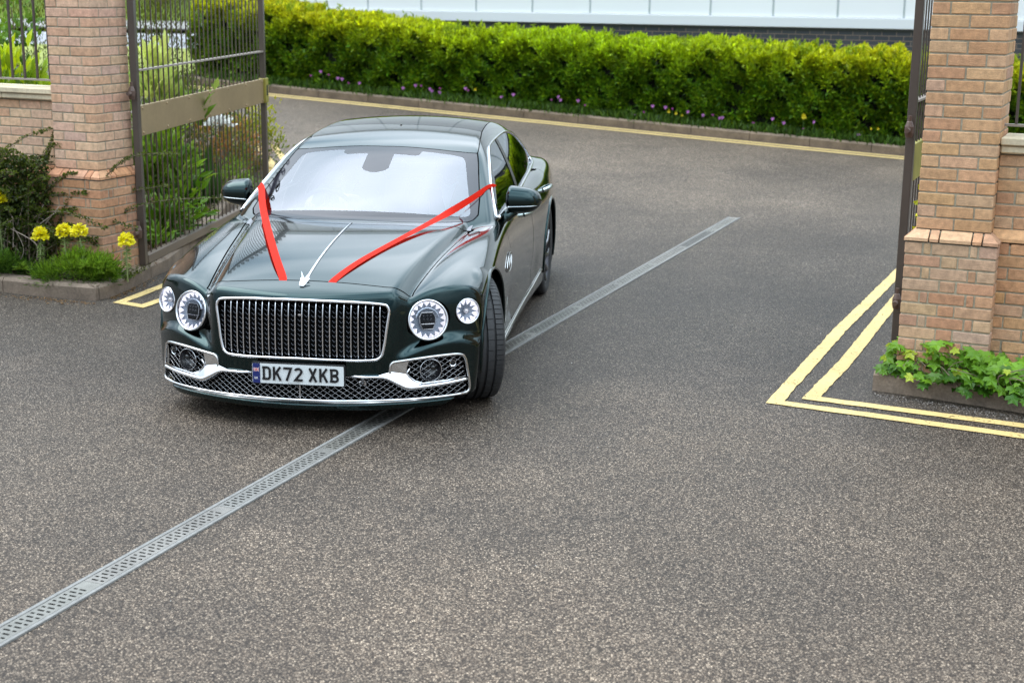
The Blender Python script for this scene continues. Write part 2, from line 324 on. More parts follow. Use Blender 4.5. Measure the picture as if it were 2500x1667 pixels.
# ------------------------------------------------------------------ drainage channel with slotted grates
def drain():
    d = np.array([math.cos(1.1849), math.sin(1.1849)]); nrm = np.array([-d[1], d[0]]); c0 = nrm*3.772*np.sign(1)
    # line: points p with p.nrm = 3.772
    s_end = 15.95*d[1] + 2.42*d[0]; W2 = .068
    root = empty('drain_channel', (*(c0 + d*9.0), 0)); tag(root, 'long straight grey drainage channel with slotted grates crossing the asphalt under the car', 'drain')
    inv = Matrix.Translation(-Vector(root.location))
    zf = lambda P_: float(gz(*P_))
    met = mat('galvanised_steel', (.20, .195, .185), .5, metal=.3, noise=[(25, .12), (2, .18)]); dark = mat('drain_dark', (.01, .009, .008), .9)
    edge = mat('concrete_edge', (.21, .205, .195), .9, spec=.15, noise=[(30, .15), (2, .1)])
    off = np.array([root.location.x, root.location.y, 0])
    # edging rails
    mb = MB(); ss_ = np.arange(2.0, s_end, .5); ss_ = np.r_[ss_, s_end]
    for sg in (-1, 1):
        V = []; 
        for s in ss_:
            P_ = c0+d*s
            for o_, h in ((W2, .0), (W2, .009), (W2-.018, .009), (W2-.018, 0)): q_ = P_+nrm*o_*sg; V.append([*q_, zf(P_)+h])
        V = np.array(V)-off; n_ = len(ss_); F_ = []
        for i in range(n_-1):
            for k in range(3): F_.append((i*4+k, i*4+k+1, i*4+5+k, i*4+4+k))
        F_.append((n_*4-4, n_*4-3, n_*4-2, n_*4-1)); mb.add(V, F_)
    mb.build('edging', edge, root)
    mb = MB(); V = []
    for s in ss_:
        P_ = c0+d*s
        for o_ in (W2-.017, -W2+.017): V.append([*(P_+nrm*o_), zf(P_)+.003])
    mb.add(np.array(V)-off, [(i*2, i*2+1, i*2+3, i*2+2) for i in range(len(ss_)-1)]); mb.build('channel', dark, root)
    # grates, one metre each: plate with two rows of slots
    s = s_end-.02
    gi = 0
    while s > 2.2:
        s0 = s-1.0; mb = MB(); z = zf(c0+d*(s-.5))+.0075; pitch = .033; rows = int(.95/pitch); hw = W2-.022
        gcol = np.array([1, 1, 1])*(.6 if gi == 1 else rng.uniform(.75, 1.1))*np.array([1, rng.uniform(.96, 1), rng.uniform(.90, .98)])
        def q(a_, b_, c_, e_):
            P4 = [c0+d*(s0+a_)+nrm*c_, c0+d*(s0+b_)+nrm*c_, c0+d*(s0+b_)+nrm*e_, c0+d*(s0+a_)+nrm*e_]
            mb.add([[*p_-off[:2], zf(p_)+.0075] for p_ in P4], [(0, 1, 2, 3)], gcol)
        q(0, .998, hw-.012, hw); q(0, .998, -hw, -hw+.012)
        x0 = .02; q(0, x0, -hw+.012, hw-.012)
        for r_ in range(rows):
            a_ = x0+r_*pitch; b_ = a_+.012; c_ = a_+pitch
            mid = .010 if r_ % 2 else -.010
            q(b_, c_, -hw+.012, hw-.012)
            q(a_, b_, mid-.006, mid+.006)
            if r_ % 2: q(a_, b_, -hw+.012, -hw+.018)
            else: q(a_, b_, hw-.018, hw-.012)
        q(x0+rows*pitch, .998, -hw+.012, hw-.012)
        mb.build('grate', bpy.data.materials.get('grate_steel') or mat('grate_steel', (.20, .195, .185), .5, metal=.3, attr=True, noise=[(25, .12), (2, .18)]), root)
        s = s0; gi += 1
drain()

# ------------------------------------------------------------------ masonry: every brick its own shape inside the part's mesh
def brick_mat(name, sat=1.0):
    return mat(name, (1, 1, 1), .88, attr=True, noise=[(28, .20), (160, .12)], bump=(140, .004))
BRK = brick_mat('brick'); MORT = mat('mortar', (.33, .29, .21), .95, noise=[(60, .2), (4, .2)], bump=(200, .003))
PINK = [(.56, .39, .29), (.53, .36, .27), (.59, .42, .31), (.53, .33, .23), (.50, .37, .30), (.60, .44, .33), (.51, .31, .22)]
ORNG = [(.50, .31, .175), (.46, .27, .145), (.52, .35, .215), (.48, .32, .22), (.45, .26, .15), (.54, .37, .215), (.46, .32, .24), (.44, .255, .15)]
RED = [(.46, .25, .15), (.40, .21, .12), (.50, .30, .19), (.36, .19, .11), (.44, .28, .20)]
def bcol(pal): c = (.62*np.array(random.choice(pal))+.38*np.mean(np.array(pal), 0))*np.array([1.05, .97, .86])*rng.uniform(.93, 1.06); return c*np.array([1, rng.uniform(.96, 1.04), rng.uniform(.94, 1.06)])
def brick(mb, o, u0, u1, v0, v1, z0, z1, pal):
    j = rng.normal(0, .0007, 3); c = ((u0+u1)/2+j[0], (v0+v1)/2+j[1]); P_ = o + c[0]*GU + c[1]*GVv
    a_ = rng.normal(0, .004); A = AX.copy(); A = np.array([[math.cos(a_), math.sin(a_), rng.normal(0, .004)], [-math.sin(a_), math.cos(a_), 0], [0, 0, 1]]) @ A
    mb.box((*P_, (z0+z1)/2), (u1-u0+rng.normal(0, .0015), v1-v0, z1-z0+rng.normal(0, .001)), A, bcol(pal), bev=.0035)
H_, G_ = .065, .010
def row(L_, kinds):
    """kinds: brick lengths filling length L_ with joints"""
    tot = sum(kinds)+G_*(len(kinds)-1); sc = (L_-G_*(len(kinds)-1))/sum(kinds); x = 0; o = []
    for k in kinds: o.append((x, x+k*sc)); x += k*sc+G_
    return o
def pier(mb, mm, o, u0, w_, v0, z0, n_, even, odd, pal, top=False):
    """square pier, face rows alternate; corners interlock"""
    for i in range(n_):
        z = z0+i*.075; A_, B_ = (even, odd) if i % 2 == 0 else (odd, even)
        d_ = .1025
        full = A_[0] > .18            # stretchers run through on the front, the side fills between
        if full:
            for a_, b_ in row(w_, A_):
                brick(mb, o, u0+a_, u0+b_, v0, v0+d_, z, z+H_, pal); brick(mb, o, u0+a_, u0+b_, v0+w_-d_, v0+w_, z, z+H_, pal)
            for a_, b_ in row(w_-2*d_-2*G_, B_[1:-1]):
                for uu in (u0, u0+w_-d_): brick(mb, o, uu, uu+d_, v0+d_+G_+a_, v0+d_+G_+b_, z, z+H_, pal)
        else:
            for a_, b_ in row(w_, B_):
                for uu in (u0, u0+w_-d_): brick(mb, o, uu, uu+d_, v0+a_, v0+b_, z, z+H_, pal)
            for a_, b_ in row(w_-2*d_-2*G_, A_[1:-1]):
                for vv in (v0, v0+w_-d_): brick(mb, o, u0+d_+G_+a_, u0+d_+G_+b_, vv, vv+d_, z, z+H_, pal)
    zc = z0+n_*.075/2; P_ = o+(u0+w_/2)*GU+(v0+w_/2)*GVv
    mm.box((*P_, zc-.005), (w_-.010, w_-.010, n_*.075-.002), AX)
def gate_pier(name, o, u0, ztop_base, label, pal, palb, courses):
    root = empty(name, (*gp(o, u0+.22, .22), 0)); tag(root, label, 'gate pier', 'brick gate piers')
    T_ = lambda ob: (setattr(ob, 'location', -Vector(root.location)), ob)[1]
    zb = ztop_base-.075; nb = 12
    mb, mm = MB(), MB(); pier(mb, mm, o, u0-.05, .54, -.05, zb-nb*.075, nb, [.215, .09, .215], [.1025, .04, .215, .04, .1025], palb)
    T_(mb.build('base', BRK, root)); 
    # plinth course: splayed bricks
    pl = MB(); z0, z1 = zb, ztop_base-.006
    for fc in range(4):
        for a_, b_ in row(.54, [.16, .06, .215, .06, .10]):
            f0, f1 = (a_-.05), (b_-.05); c_ = bcol(palb)*np.array([1.12, 1.08, 1.05])
            def PT(t, dout, z):
                t2 = .22+(t-.22)*1.0
                loc = {0: (t2, -dout), 1: (.44+dout, t2), 2: (.44-t2, .44+dout), 3: (-dout, .44-t2)}[fc]
                return gp(o, u0+loc[0], loc[1], z)
            lo0 = f0; lo1 = f1; hi0 = np.clip(f0, -.0, .44); hi1 = np.clip(f1, .0, .44)
            if a_ == 0: lo0 = -.055; hi0 = 0
            if b_ > .535: lo1 = .495; hi1 = .44
            V = [PT(lo0, .058, z0+.003), PT(lo1, .058, z0+.003), PT(lo1, .058, z0+.022), PT(lo0, .058, z0+.022), PT(hi0, .0, z1), PT(hi1, .0, z1), PT(lo0, .02, z0+.003), PT(lo1, .02, z0+.003)]
            pl.add(V, [(0, 1, 2, 3), (3, 2, 5, 4), (0, 6, 7, 1), (0, 3, 4, 6), (1, 7, 5, 2)], c_)
    T_(pl.build('plinth_course', BRK, root))
    P_ = o+(u0+.22)*GU+.22*GVv; mm.box((*P_, (z0+z1)/2-.002), (.455, .455, z1-z0-.012), AX)
    mb = MB(); pier(mb, mm, o, u0, .44, 0, ztop_base, courses, [.215, .215], [.1025, .215, .1025], pal)
    T_(mb.build('shaft', BRK, root)); T_(mm.build('mortar_joints', MORT, root))
    zt = ztop_base+courses*.075
    cp = MB(); P_ = o+(u0+.22)*GU+.22*GVv; cp.box((*P_, zt+.045), (.56, .56, .09), AX, bev=.015); cp.box((*P_, zt+.12), (.44, .44, .06), AX, bev=.02)
    T_(cp.build('cap_stone', mat('stone', (.50, .40, .25), .8, noise=[(8, .2)], bump=(60, .003)), root))
gate_pier('gate_pier', LPo, -.44, .965, 'brick gate pier beside the flowering bed, pale pinkish bricks, left side of the entrance', PINK, RED, 24)
gate_pier('gate_pier', RPo, 0, 1.034, 'brick gate pier above the ivy covered kerb, orange bricks, right side of the entrance', ORNG, [tuple(np.array(c)*np.array([.92, .98, 1.15])) for c in ORNG]+RED[:2], 24)
STONE = bpy.data.materials['stone']
def low_wall(name, o, ua, ub, vf, ztop, label, pal, palb, zled, zbot):
    """stretcher bond wall from ua to ub with coping and railing; vf front plane"""
    root = empty(name, (*gp(o, (ua+ub)/2, vf+.11), 0)); tag(root, label, 'brick wall', 'low brick walls either side of the gateway')
    T_ = lambda ob: (setattr(ob, 'location', -Vector(root.location)), ob)[1]
    mb, mm = MB(), MB(); n_ = int((ztop-zbot)/.075+.5); sg = 1 if ub > ua else -1; Ltot = abs(ub-ua)
    for i in range(n_):
        z = ztop-(i+1)*.075; out = 0.05 if z < zled-.08 else 0; x = -(i % 2)*.1125
        plinth = abs(z-(zled-.075)) < .04
        while x < Ltot:
            a_, b_ = max(0, x), min(Ltot, x+.215); x += .225
            if b_-a_ < .03: continue
            pu0, pu1 = (ua+a_, ua+b_) if sg > 0 else (ua-b_, ua-a_)
            if plinth:
                c_ = bcol(palb)*1.12; P2 = lambda u_, v_, z_: gp(o, u_, v_, z_)
                V = [P2(pu0, vf-.055, z), P2(pu1, vf-.055, z), P2(pu1, vf-.055, z+.02), P2(pu0, vf-.055, z+.02), P2(pu0, vf, z+.07), P2(pu1, vf, z+.07)]
                mb.add(V, [(0, 1, 2, 3), (3, 2, 5, 4), (0, 3, 4), (1, 5, 2)], c_)
            else: brick(mb, o, pu0, pu1, vf-out, vf-out+.1025, z, z+H_, palb if out else pal)
    T_(mb.build('brickwork', BRK, root))
    P_ = o+((ua+ub)/2)*GU+(vf+.115)*GVv; mm.box((*P_, (ztop+zbot)/2-.005), (Ltot, .22, ztop-zbot), AX)
    Pb = o+((ua+ub)/2)*GU+(vf+.06)*GVv; mm.box((*Pb, (zbot+zled-.075)/2-.003), (Ltot, .206, zled-.075-zbot), AX)
    T_(mm.build('mortar_joints', MORT, root))
    cp = MB(); x = 0
    while x < Ltot:
        l_ = min(.60, Ltot-x); uc = ua+sg*(x+l_/2); x += .60
        P_ = o+uc*GU+(vf+.11)*GVv; sh = np.array([1, 1, 1])*rng.uniform(.9, 1.1)
        cp.box((*P_, ztop+.075), (l_-.006, .34, .045), AX, sh, bev=.006); cp.box((*P_, ztop+.027), (l_-.004, .30, .05), AX, sh, bev=.01)
    T_(cp.build('coping', mat('coping_stone', (.62, .52, .36), .8, attr=True, noise=[(5, .18), (50, .12)], bump=(80, .003)), root))
    return root
low_wall('brick_wall', LPo, -.44, -5.5, .12, 1.49, 'low pink brick wall with pale stone coping behind the shrubs, left of the entrance', PINK, RED, .965, .05)
low_wall('brick_wall', RPo, .44, 3.2, .12, 1.50, 'low orange brick wall with pale stone coping at the right edge', ORNG, ORNG[:5]+RED[:2], 1.034, .08)

# ------------------------------------------------------------------ ironwork
IRON = mat('brown_gate_paint', (.072, .054, .043), .38, noise=[(3, .15)], coat=.2, coat_rough=.25)
IRON2 = mat('grey_rail_paint', (.26, .22, .185), .45)
BRONZE = mat('bronze_band_paint', (.34, .245, .135), .42, metal=.35, noise=[(2.5, .12), (30, .05)])
BRONZE2 = mat('olive_band_paint', (.33, .29, .06), .45, metal=.3, noise=[(4, .25)])
def railing(name, o, ua, ub, v, z0, z1, label, n_):
    root = empty(name, (*gp(o, (ua+ub)/2, v), z0)); tag(root, label, 'railing', 'railings on the low walls')
    T_ = lambda ob: (setattr(ob, 'location', -Vector(root.location)), ob)[1]
    for z, h in ((z0+.06, .014), (z1-.12, .014)):
        mb = MB(); P_ = o+((ua+ub)/2)*GU+v*GVv; mb.box((*P_, z), (abs(ub-ua), .045, h), AX); T_(mb.build('rail', IRON2, root))
    for k in range(n_):
        u_ = ua+(ub-ua)*(k+.5)/n_; mb = MB(); mb.box((*gp(o, u_, v), (z0+z1)/2+.03), (.016, .016, z1-z0-.06), AX); T_(mb.build('bar', IRON, root))
railing('wall_railing', LPo, -.44, -5.5, .23, 1.585, 2.9, 'dark iron bar railing standing on the left stone coping', 38)
railing('wall_railing', RPo, .44, 3.2, .23, 1.60, 2.9, 'dark iron bar railing standing on the right stone coping', 21)
def gate(H0, dirdeg, length, zb, zt, label, bandmat, n_, flip=1):
    """one leaf: hinge stile at H0, opening along dirdeg"""
    a_ = R(dirdeg); d = np.array([math.cos(a_), math.sin(a_), 0]); nn = np.array([-math.sin(a_), math.cos(a_), 0]); A = np.array([d, nn, [0, 0, 1]])
    root = empty('gate_leaf', (*H0, 0)); tag(root, label, 'gate', 'iron gate leaves')
    P_ = lambda s, z, n1=0: d*s+nn*n1+np.array([0, 0, z])
    for s in (0, length):
        mb = MB(); mb.box(P_(s, (zb+zt)/2), (.066, .055, zt-zb), A, bev=.005); mb.build('stile', IRON, root)
    mb = MB(); mb.box(P_(length/2, zb+.04), (length-.087, .06, .075), A, bev=.004); mb.build('bottom_rail', mat('rail_paint', (.13, .10, .082), .4) if not bpy.data.materials.get('rail_paint') else bpy.data.materials['rail_paint'], root)
    mb = MB(); mb.box(P_(length/2, 1.735), (length-.087, .05, .014), A); mb.build('middle_rail', IRON2, root)
    # curved top rail sweeping up to the meeting stile, seen mirrored in the bonnet
    tp = lambda s: zt-.05+.28*math.sin(math.pi*s/length)
    mb = MB(); mb.tube([P_(s, tp(s)) for s in np.linspace(.04, length-.04, 24)], .045, 8); mb.build('top_rail', IRON, root)
    for k in range(n_):
        s = .06+(length-.12)*(k+1)/(n_+1); mb = MB()
        mb.box(P_(s, (zb+.075+tp(s))/2, 0), (.0105, .0105, tp(s)-zb-.075), A); mb.build('bar', IRON, root)
    for k in range(0, n_, 2):
        s = .06+(length-.12)*(k+1)/(n_+1); mb = MB(); c_ = P_(s, tp(s)+.11); t_ = np.linspace(0, 2*np.pi, 17)[:-1]
        mb.tube([c_+d*.06*math.cos(q)+np.array([0, 0, .06*math.sin(q)]) for q in t_], .010, 6, closed=True)
        mb.lathe([(0, .03), (.03, 0), (0, -.03)], P_(s, tp(s)+.11), n=8); mb.tube([P_(s, tp(s)), P_(s, tp(s)+.05)], .010, 6); mb.build('finial', IRON, root)
    # the broad flat band with bolts
    for sg in (-1, 1):
        pass
    mb = MB(); mb.box(P_(length/2, 1.325), (length-.083, .03, .25), A, bev=.003); band = mb.build('band_panel', bandmat, root)
    for k in range(7):
        s = .1+(length-.2)*k/6
        for z in (1.225, 1.425):
            for sg in (-1, 1):
                mb = MB(); mb.lathe([(.011, 0), (.011, .005), (.007, .010), (0, .011)], P_(s, z, sg*.014), quat_axes(nn*sg, d), n=8)
                if sg*flip < 0: mb.build('bolt', bandmat, root)
    mb = MB(); mb.box(P_(length+.005, 1.325), (.10, .085, .26), A, bev=.004); lk = mb.build('lock_case', BRONZE2, root)
    mb = MB(); mb.box(P_(length, 1.33, -.0437*flip), (.045, .004, .11), A); mb.build('lock_slot', mat('black_slot', (.01, .01, .01), .6), lk)
    for z in (.42, 1.56):
        mb = MB(); hp = P_(-.10, z); mb.tube([P_(-.02, z), P_(-.17, z)], .016, 8); mb.lathe([(.022, -.05), (.030, -.02), (.030, .02), (.018, .05), (.013, .055), (.013, .09), (0, .09)], P_(-.085, z), n=12); mb.build('hinge', mat('hinge_iron', (.10, .06, .045), .5) if not bpy.data.materials.get('hinge_iron') else bpy.data.materials['hinge_iron'], root)
    return root
gate((-3.10, 12.19), 83.6, 3.75, .13, 3.25, 'tall brown iron gate leaf with bronze band, swung open in front of the shrubs', BRONZE, 28, flip=1)
gate((2.60, 9.72), 66.5, 3.75, .13, 3.25, 'brown iron gate leaf seen edge on, open beside the orange brick pier', BRONZE2, 32, flip=-1)

# ------------------------------------------------------------------ building behind the hedge
def building():
    root = empty('clad_building', (*wp(6, 0), 0)); tag(root, 'long white clad building with a dark brick base behind the long hedge', 'building')
    off = Vector(root.location); A = np.array([[WD[0], WD[1], 0], [WN[0], WN[1], 0], [0, 0, 1]])
    def B(name, s0, s1, n0, n1, z0, z1, m, parent=root, bev=0):
        mb = MB(); c_ = wp((s0+s1)/2, -(n0+n1)/2); mb.box((c_[0], c_[1], (z0+z1)/2), (s1-s0, n1-n0, z1-z0), A, bev=bev); o_ = mb.build(name, m, parent)
        if parent is root: o_.location = -off
        return o_
    s0, s1 = -14.0, 10.0
    zc = 1.83
    # brick plinth as a procedural bond in wall coordinates
    m = bpy.data.materials.new('dark_brick'); m.use_nodes = True; t = m.node_tree; b = t.nodes['Principled BSDF']; L_ = t.links.new
    uv = t.nodes.new('ShaderNodeUVMap'); br = t.nodes.new('ShaderNodeTexBrick'); br.inputs['Scale'].default_value = 1; br.inputs['Brick Width'].default_value = .225; br.inputs['Row Height'].default_value = .075; br.inputs['Mortar Size'].default_value = .006; br.inputs['Mortar Smooth'].default_value = .1
    br.inputs['Color1'].default_value = (.030, .036, .042, 1); br.inputs['Color2'].default_value = (.052, .055, .058, 1); br.inputs['Mortar'].default_value = (.20, .145, .11, 1); br.inputs['Bias'].default_value = -.1
    L_(uv.outputs[0], br.inputs['Vector']); L_(br.outputs['Color'], b.inputs['Base Color']); b.inputs['Roughness'].default_value = .55
    bp = t.nodes.new('ShaderNodeBump'); bp.invert = True; bp.inputs['Distance'].default_value = .006; L_(br.outputs['Fac'], bp.inputs['Height']); L_(bp.outputs[0], b.inputs['Normal'])
    pl = B('brick_plinth', s0, s1, 0, .3, -.2, zc-.01, m)
    uvl = pl.data.uv_layers.new(name='uv')
    for lp in pl.data.loops:
        co = pl.data.vertices[lp.vertex_index].co; uvl.data[lp.index].uv = (co.x*WD[0]+co.y*WD[1], co.z)
    CL = mat('white_cladding', (.80, .82, .83), .35, noise=[(.35, .03)])
    JT = mat('joint_strip', (.52, .57, .57), .5)
    B('core_wall', s0, s1, .05, 6, zc+.02, 7.2, mat('inner_core', (.4, .42, .42), .6))
    sc = s0+.6-1.022; k = 0
    while sc < s1:
        e_ = min(sc+3.1, s1); nx = 3.1
        # panel widths as in the photograph: about 3.1 m bays split into narrower sheets
        wd = PANW[k % len(PANW)]; e_ = min(sc+wd, s1)
        B('cladding_panel', max(sc, s0)+.018, e_-.018, -.01, .05, zc+.17, 4.6, CL); B('cladding_panel', max(sc, s0)+.018, e_-.018, -.01, .05, 4.63, 7.2, CL)
        B('joint', e_-.018, e_+.018, .012, .05, zc+.17, 7.2, JT)
        sc = e_; k += 1
    B('base_trim', s0, s1, -.05, .06, zc, zc+.165, mat('trim_white', (.70, .72, .74), .3), bev=.008)
    B('shadow_strip', s0, s1, -.012, .0, zc-.045, zc-.012, mat('trim_shadow_dark', (.02, .025, .02), .5))  # dark strip standing in for the shade under the trim
    B('roof_edge', s0-.1, s1+.1, -.2, 6.2, 7.2, 7.5, JT)
    B('end_wall', s0-.02, s0, -.01, 6, zc, 7.2, CL)
PANW = [1.022]
building()
# ------------------------------------------------------------------ foliage
def unit(v): return v/(np.linalg.norm(v, axis=-1, keepdims=True)+1e-9)
def leaves(P_, D, Nn, L_, W_, C_, kind=0):
    """leaf blades. P base, D direction, Nn rough normal, lengths, widths, colours -> V, F, cols.
    kind 0: folded rhombus (4 verts), 1: pointed oval with a midrib fold and droop (8 verts), 2: lobed vine leaf (13 verts)"""
    n = len(P_); D = unit(D); S_ = unit(np.cross(D, Nn)); Nn = np.cross(S_, D); L_ = np.broadcast_to(L_, (n,))[:, None]; W_ = np.broadcast_to(W_, (n,))[:, None]
    if kind == 0:
        tpl = [(0, 0, 0), (.45, .5, .10), (1, 0, -.05), (.45, -.5, .10)]; fs = [(0, 1, 2), (0, 2, 3)]
    elif kind == 1:
        tpl = [(0, 0, 0), (.3, .42, .07), (.62, .40, .04), (1, 0, -.16), (.62, -.40, .04), (.3, -.42, .07), (.33, 0, 0), (.66, 0, -.04)]
        fs = [(0, 1, 6), (0, 6, 5), (1, 2, 7), (1, 7, 6), (6, 7, 4), (6, 4, 5), (2, 3, 7), (7, 3, 4)]
    else:
        out = [(0, 0), (-.12, .30), (.10, .62), (.28, .36), (.52, .60), (.62, .24), (1, 0), (.62, -.24), (.52, -.60), (.28, -.36), (.10, -.62), (-.12, -.30)]
        tpl = [(.3, 0, .0)] + [(a_, b_, -.05 if abs(b_) > .5 or a_ == 1 else .05) for a_, b_ in out]; fs = [(0, i+1, (i+1) % 12+1) for i in range(12)]
    V = np.stack([P_ + D*L_*a_ + S_*W_*b_ + Nn*L_*c_ for a_, b_, c_ in tpl], 1); k = len(tpl)
    F_ = (np.arange(n)[:, None, None]*k + np.array(fs)[None]).reshape(-1, 3)
    return V.reshape(-1, 3), F_, np.repeat(C_, k, 0)
class Leafs:
    def __init__(s): s.V = []; s.F = []; s.C = []; s.n = 0
    def add(s, *a, **k):
        V, F_, C_ = leaves(*a, **k); s.V.append(V); s.F.append(F_+s.n); s.C.append(C_); s.n += len(V); return s
    def build(s, name, parent=None, m=None):
        return link(name, mesh_np(name, np.concatenate(s.V), np.concatenate(s.F), np.concatenate(s.C)), m or LEAF, parent)
def cols(n, a_, b_, var=.25, t=None):
    a_, b_ = np.array(a_), np.array(b_); t = rng.random(n) if t is None else np.clip(t, 0, 1)
    return np.clip((a_+(b_-a_)*t[:, None])*(1+rng.normal(0, var, n))[:, None], .002, .9)
def rdir(n): return unit(rng.normal(0, 1, (n, 3)))

# the long hedge: leaf sprays over a lumpy body, bright new growth on top, darker inside
def hedge():
    n0 = 190000; sA, sB = -13.9, 4.5
    s = rng.uniform(sA, sB, n0)
    base = lambda s_: np.interp(s_, [-13.9, -12.5, -9.5, -8.3, -6.5, -4, -2.5, 4.5], [1.24, 1.22, 1.02, 1.06, 1.09, 1.17, 1.20, 1.24])
    lump = .03*np.sin(s*2.3)+.025*np.sin(s*5.1+1)+.03*np.sin(s*11+.4)+.02*np.sin(s*23)
    top = base(s)+lump
    # surface coordinate around the section: front face, rounded shoulder, top
    q = rng.random(n0); dep0, dep1 = 1.74, .55      # offsets from the wall line
    front = q < .62
    h = np.where(front, rng.random(n0)**.8*1.0, 1.0)
    nrmf = .06*np.sin(s*3.7+h*5)+.05*np.sin(s*8.1-h*9)+.04*np.sin(s*17+h*13)
    dep = np.where(front, dep0+nrmf-.22*np.clip(h-.72, 0, 1)**1.5*4*.35, dep1+(dep0-.12-dep1)*rng.random(n0))
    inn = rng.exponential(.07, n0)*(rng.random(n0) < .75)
    dep = np.where(front, dep-inn, dep); hh = np.where(front, h*top*.97, top-inn*.9+.03*np.sin(s*23))
    # holes: thin the front in patches so that dark gaps show
    hole = np.sin(s*6.3+hh*7)*np.sin(s*2.9-hh*11+2)+.5*np.sin(s*19+hh*17)
    keep = (~front) | (hole < .55) | (inn > .12); s, hh, dep, front, inn, top = [v_[keep] for v_ in (s, hh, dep, front, inn, top)]
    n = len(s); P_ = WN*(WO-dep)[:, None] + WD*s[:, None]; z = gz(P_[:, 0], P_[:, 1])+.12+hh
    P3 = np.c_[P_, z]; outw = np.array([-WN[0], -WN[1], 0])
    up = np.where(front, .35+.5*(hh/top)**3, .95)[:, None]
    D = unit(outw*(1-up)+np.array([0, 0, 1.])*up+rng.normal(0, .45, (n, 3))); Nn = unit(outw*.6+np.array([0, 0, .8])+rng.normal(0, .5, (n, 3)))
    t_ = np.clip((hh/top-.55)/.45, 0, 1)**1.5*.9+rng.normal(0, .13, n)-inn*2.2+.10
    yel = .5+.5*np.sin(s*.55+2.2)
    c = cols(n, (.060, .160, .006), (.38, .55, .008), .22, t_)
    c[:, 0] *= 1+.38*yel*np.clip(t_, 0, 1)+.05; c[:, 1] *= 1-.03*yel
    fl = rng.random(n) < .05; c[fl] *= 1.7
    root = empty('hedge', (*wp(-5, 1.2), float(gz(*wp(-5, 1.2)))))
    tag(root, 'long clipped hedge with lime green tips in front of the white building', 'hedge')
    off = np.array(root.location)
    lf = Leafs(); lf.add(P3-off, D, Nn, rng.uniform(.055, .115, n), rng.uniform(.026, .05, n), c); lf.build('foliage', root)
    # inner dark mass of twigs and old leaves, uneven
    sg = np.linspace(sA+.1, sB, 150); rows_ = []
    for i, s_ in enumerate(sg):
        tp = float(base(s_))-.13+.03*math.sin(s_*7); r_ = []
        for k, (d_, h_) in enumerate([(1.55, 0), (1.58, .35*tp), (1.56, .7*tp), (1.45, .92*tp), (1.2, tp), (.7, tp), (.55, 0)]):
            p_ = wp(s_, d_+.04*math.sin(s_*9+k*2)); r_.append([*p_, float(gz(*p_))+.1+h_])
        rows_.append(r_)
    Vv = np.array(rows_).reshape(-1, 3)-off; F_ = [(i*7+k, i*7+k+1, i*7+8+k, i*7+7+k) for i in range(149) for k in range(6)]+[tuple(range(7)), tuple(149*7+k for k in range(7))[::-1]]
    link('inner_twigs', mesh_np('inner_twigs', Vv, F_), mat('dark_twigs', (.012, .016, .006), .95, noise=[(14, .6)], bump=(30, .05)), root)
    # shoots sticking out of the top
    lf = Leafs(); m_ = 230; ss2 = rng.uniform(sA, 1.0, m_)
    for s_ in ss2:
        d_ = rng.uniform(.7, 1.72); p_ = wp(s_, d_); b_ = float(base(s_)); hgt = rng.uniform(.06, .2) if s_ > -13 else rng.uniform(.1, .35)
        n_ = 14; tt = np.linspace(-.05, 1, n_); PP = np.c_[np.full(n_, p_[0])+rng.normal(0, .008, n_), np.full(n_, p_[1])+rng.normal(0, .008, n_), float(gz(*p_))+.1+b_+tt*hgt]
        lf.add(PP-off, unit(rng.normal(0, .6, (n_, 3))+np.array([0, 0, 1.1])), rdir(n_), .075, .03, cols(n_, (.20, .30, .008), (.32, .42, .01), .15))
    lf.build('shoots', root)
hedge()
GRASSC = ((.03, .075, .008), (.09, .17, .02))
def grass_patch(name, Pxy, z0, hmin, hmax, label=None, cA=GRASSC[0], cB=GRASSC[1], w_=.006, lean_=.4):
    n = len(Pxy); P3 = np.c_[Pxy, gz(Pxy[:, 0], Pxy[:, 1])+z0]; D = unit(np.c_[rng.normal(0, lean_, (n, 2)), np.ones(n)])
    lf = Leafs(); lf.add(P3, D, rdir(n), rng.uniform(hmin, hmax, n), w_, cols(n, cA, cB)); o = lf.build(name); tag(o, label, 'ground cover', kind='stuff'); return o
s = rng.uniform(-13.5, 4, 9000); d_ = rng.normal(1.88, .09, 9000); grass_patch('ground_cover', np.array([wp(a_, b_) for a_, b_ in zip(s, d_)]), .10, .05, .20, 'low green ground cover along the foot of the long hedge', w_=.02)
# small flowers at the foot of the hedge
PETAL = leaf_mat('petal', trans=.3)
def flower(label, colr, r_=.05, group='flowers at the foot of the hedge', name='flower', nb=7):
    root = empty(name); tag(root, label, 'flower', group); lf = Leafs(); n = nb
    a_ = np.arange(n)*2*np.pi/n; D = np.c_[np.cos(a_), np.full(n, -.55), np.sin(a_)]; P0 = np.zeros((n, 3))
    for q in range(3):
        o_ = rng.normal(0, r_*.38, 3)*(q > 0); lf.add(P0+o_, D+rng.normal(0, .25, (n, 3)), np.tile([0, -1., .3], (n, 1)), r_*.75, r_*.55, cols(n, np.array(colr)*.8, np.array(colr)*1.15, .12))
    lf.build('bloom', root, PETAL); mb = MB(); mb.tube([(0, 0, 0), (.01, .02, -.09), (0, .03, -.2)], .004, 5, (.06, .13, .02)); mb.build('stem', bpy.data.materials.get('stem_green') or mat('stem_green', (1, 1, 1), .7, attr=True), root); return root
def copy_tree(o, parent=None):
    c = o.copy(); COL.objects.link(c)
    if parent is not None: c.parent = parent
    for ch in list(o.children): copy_tree(ch, c)
    return c
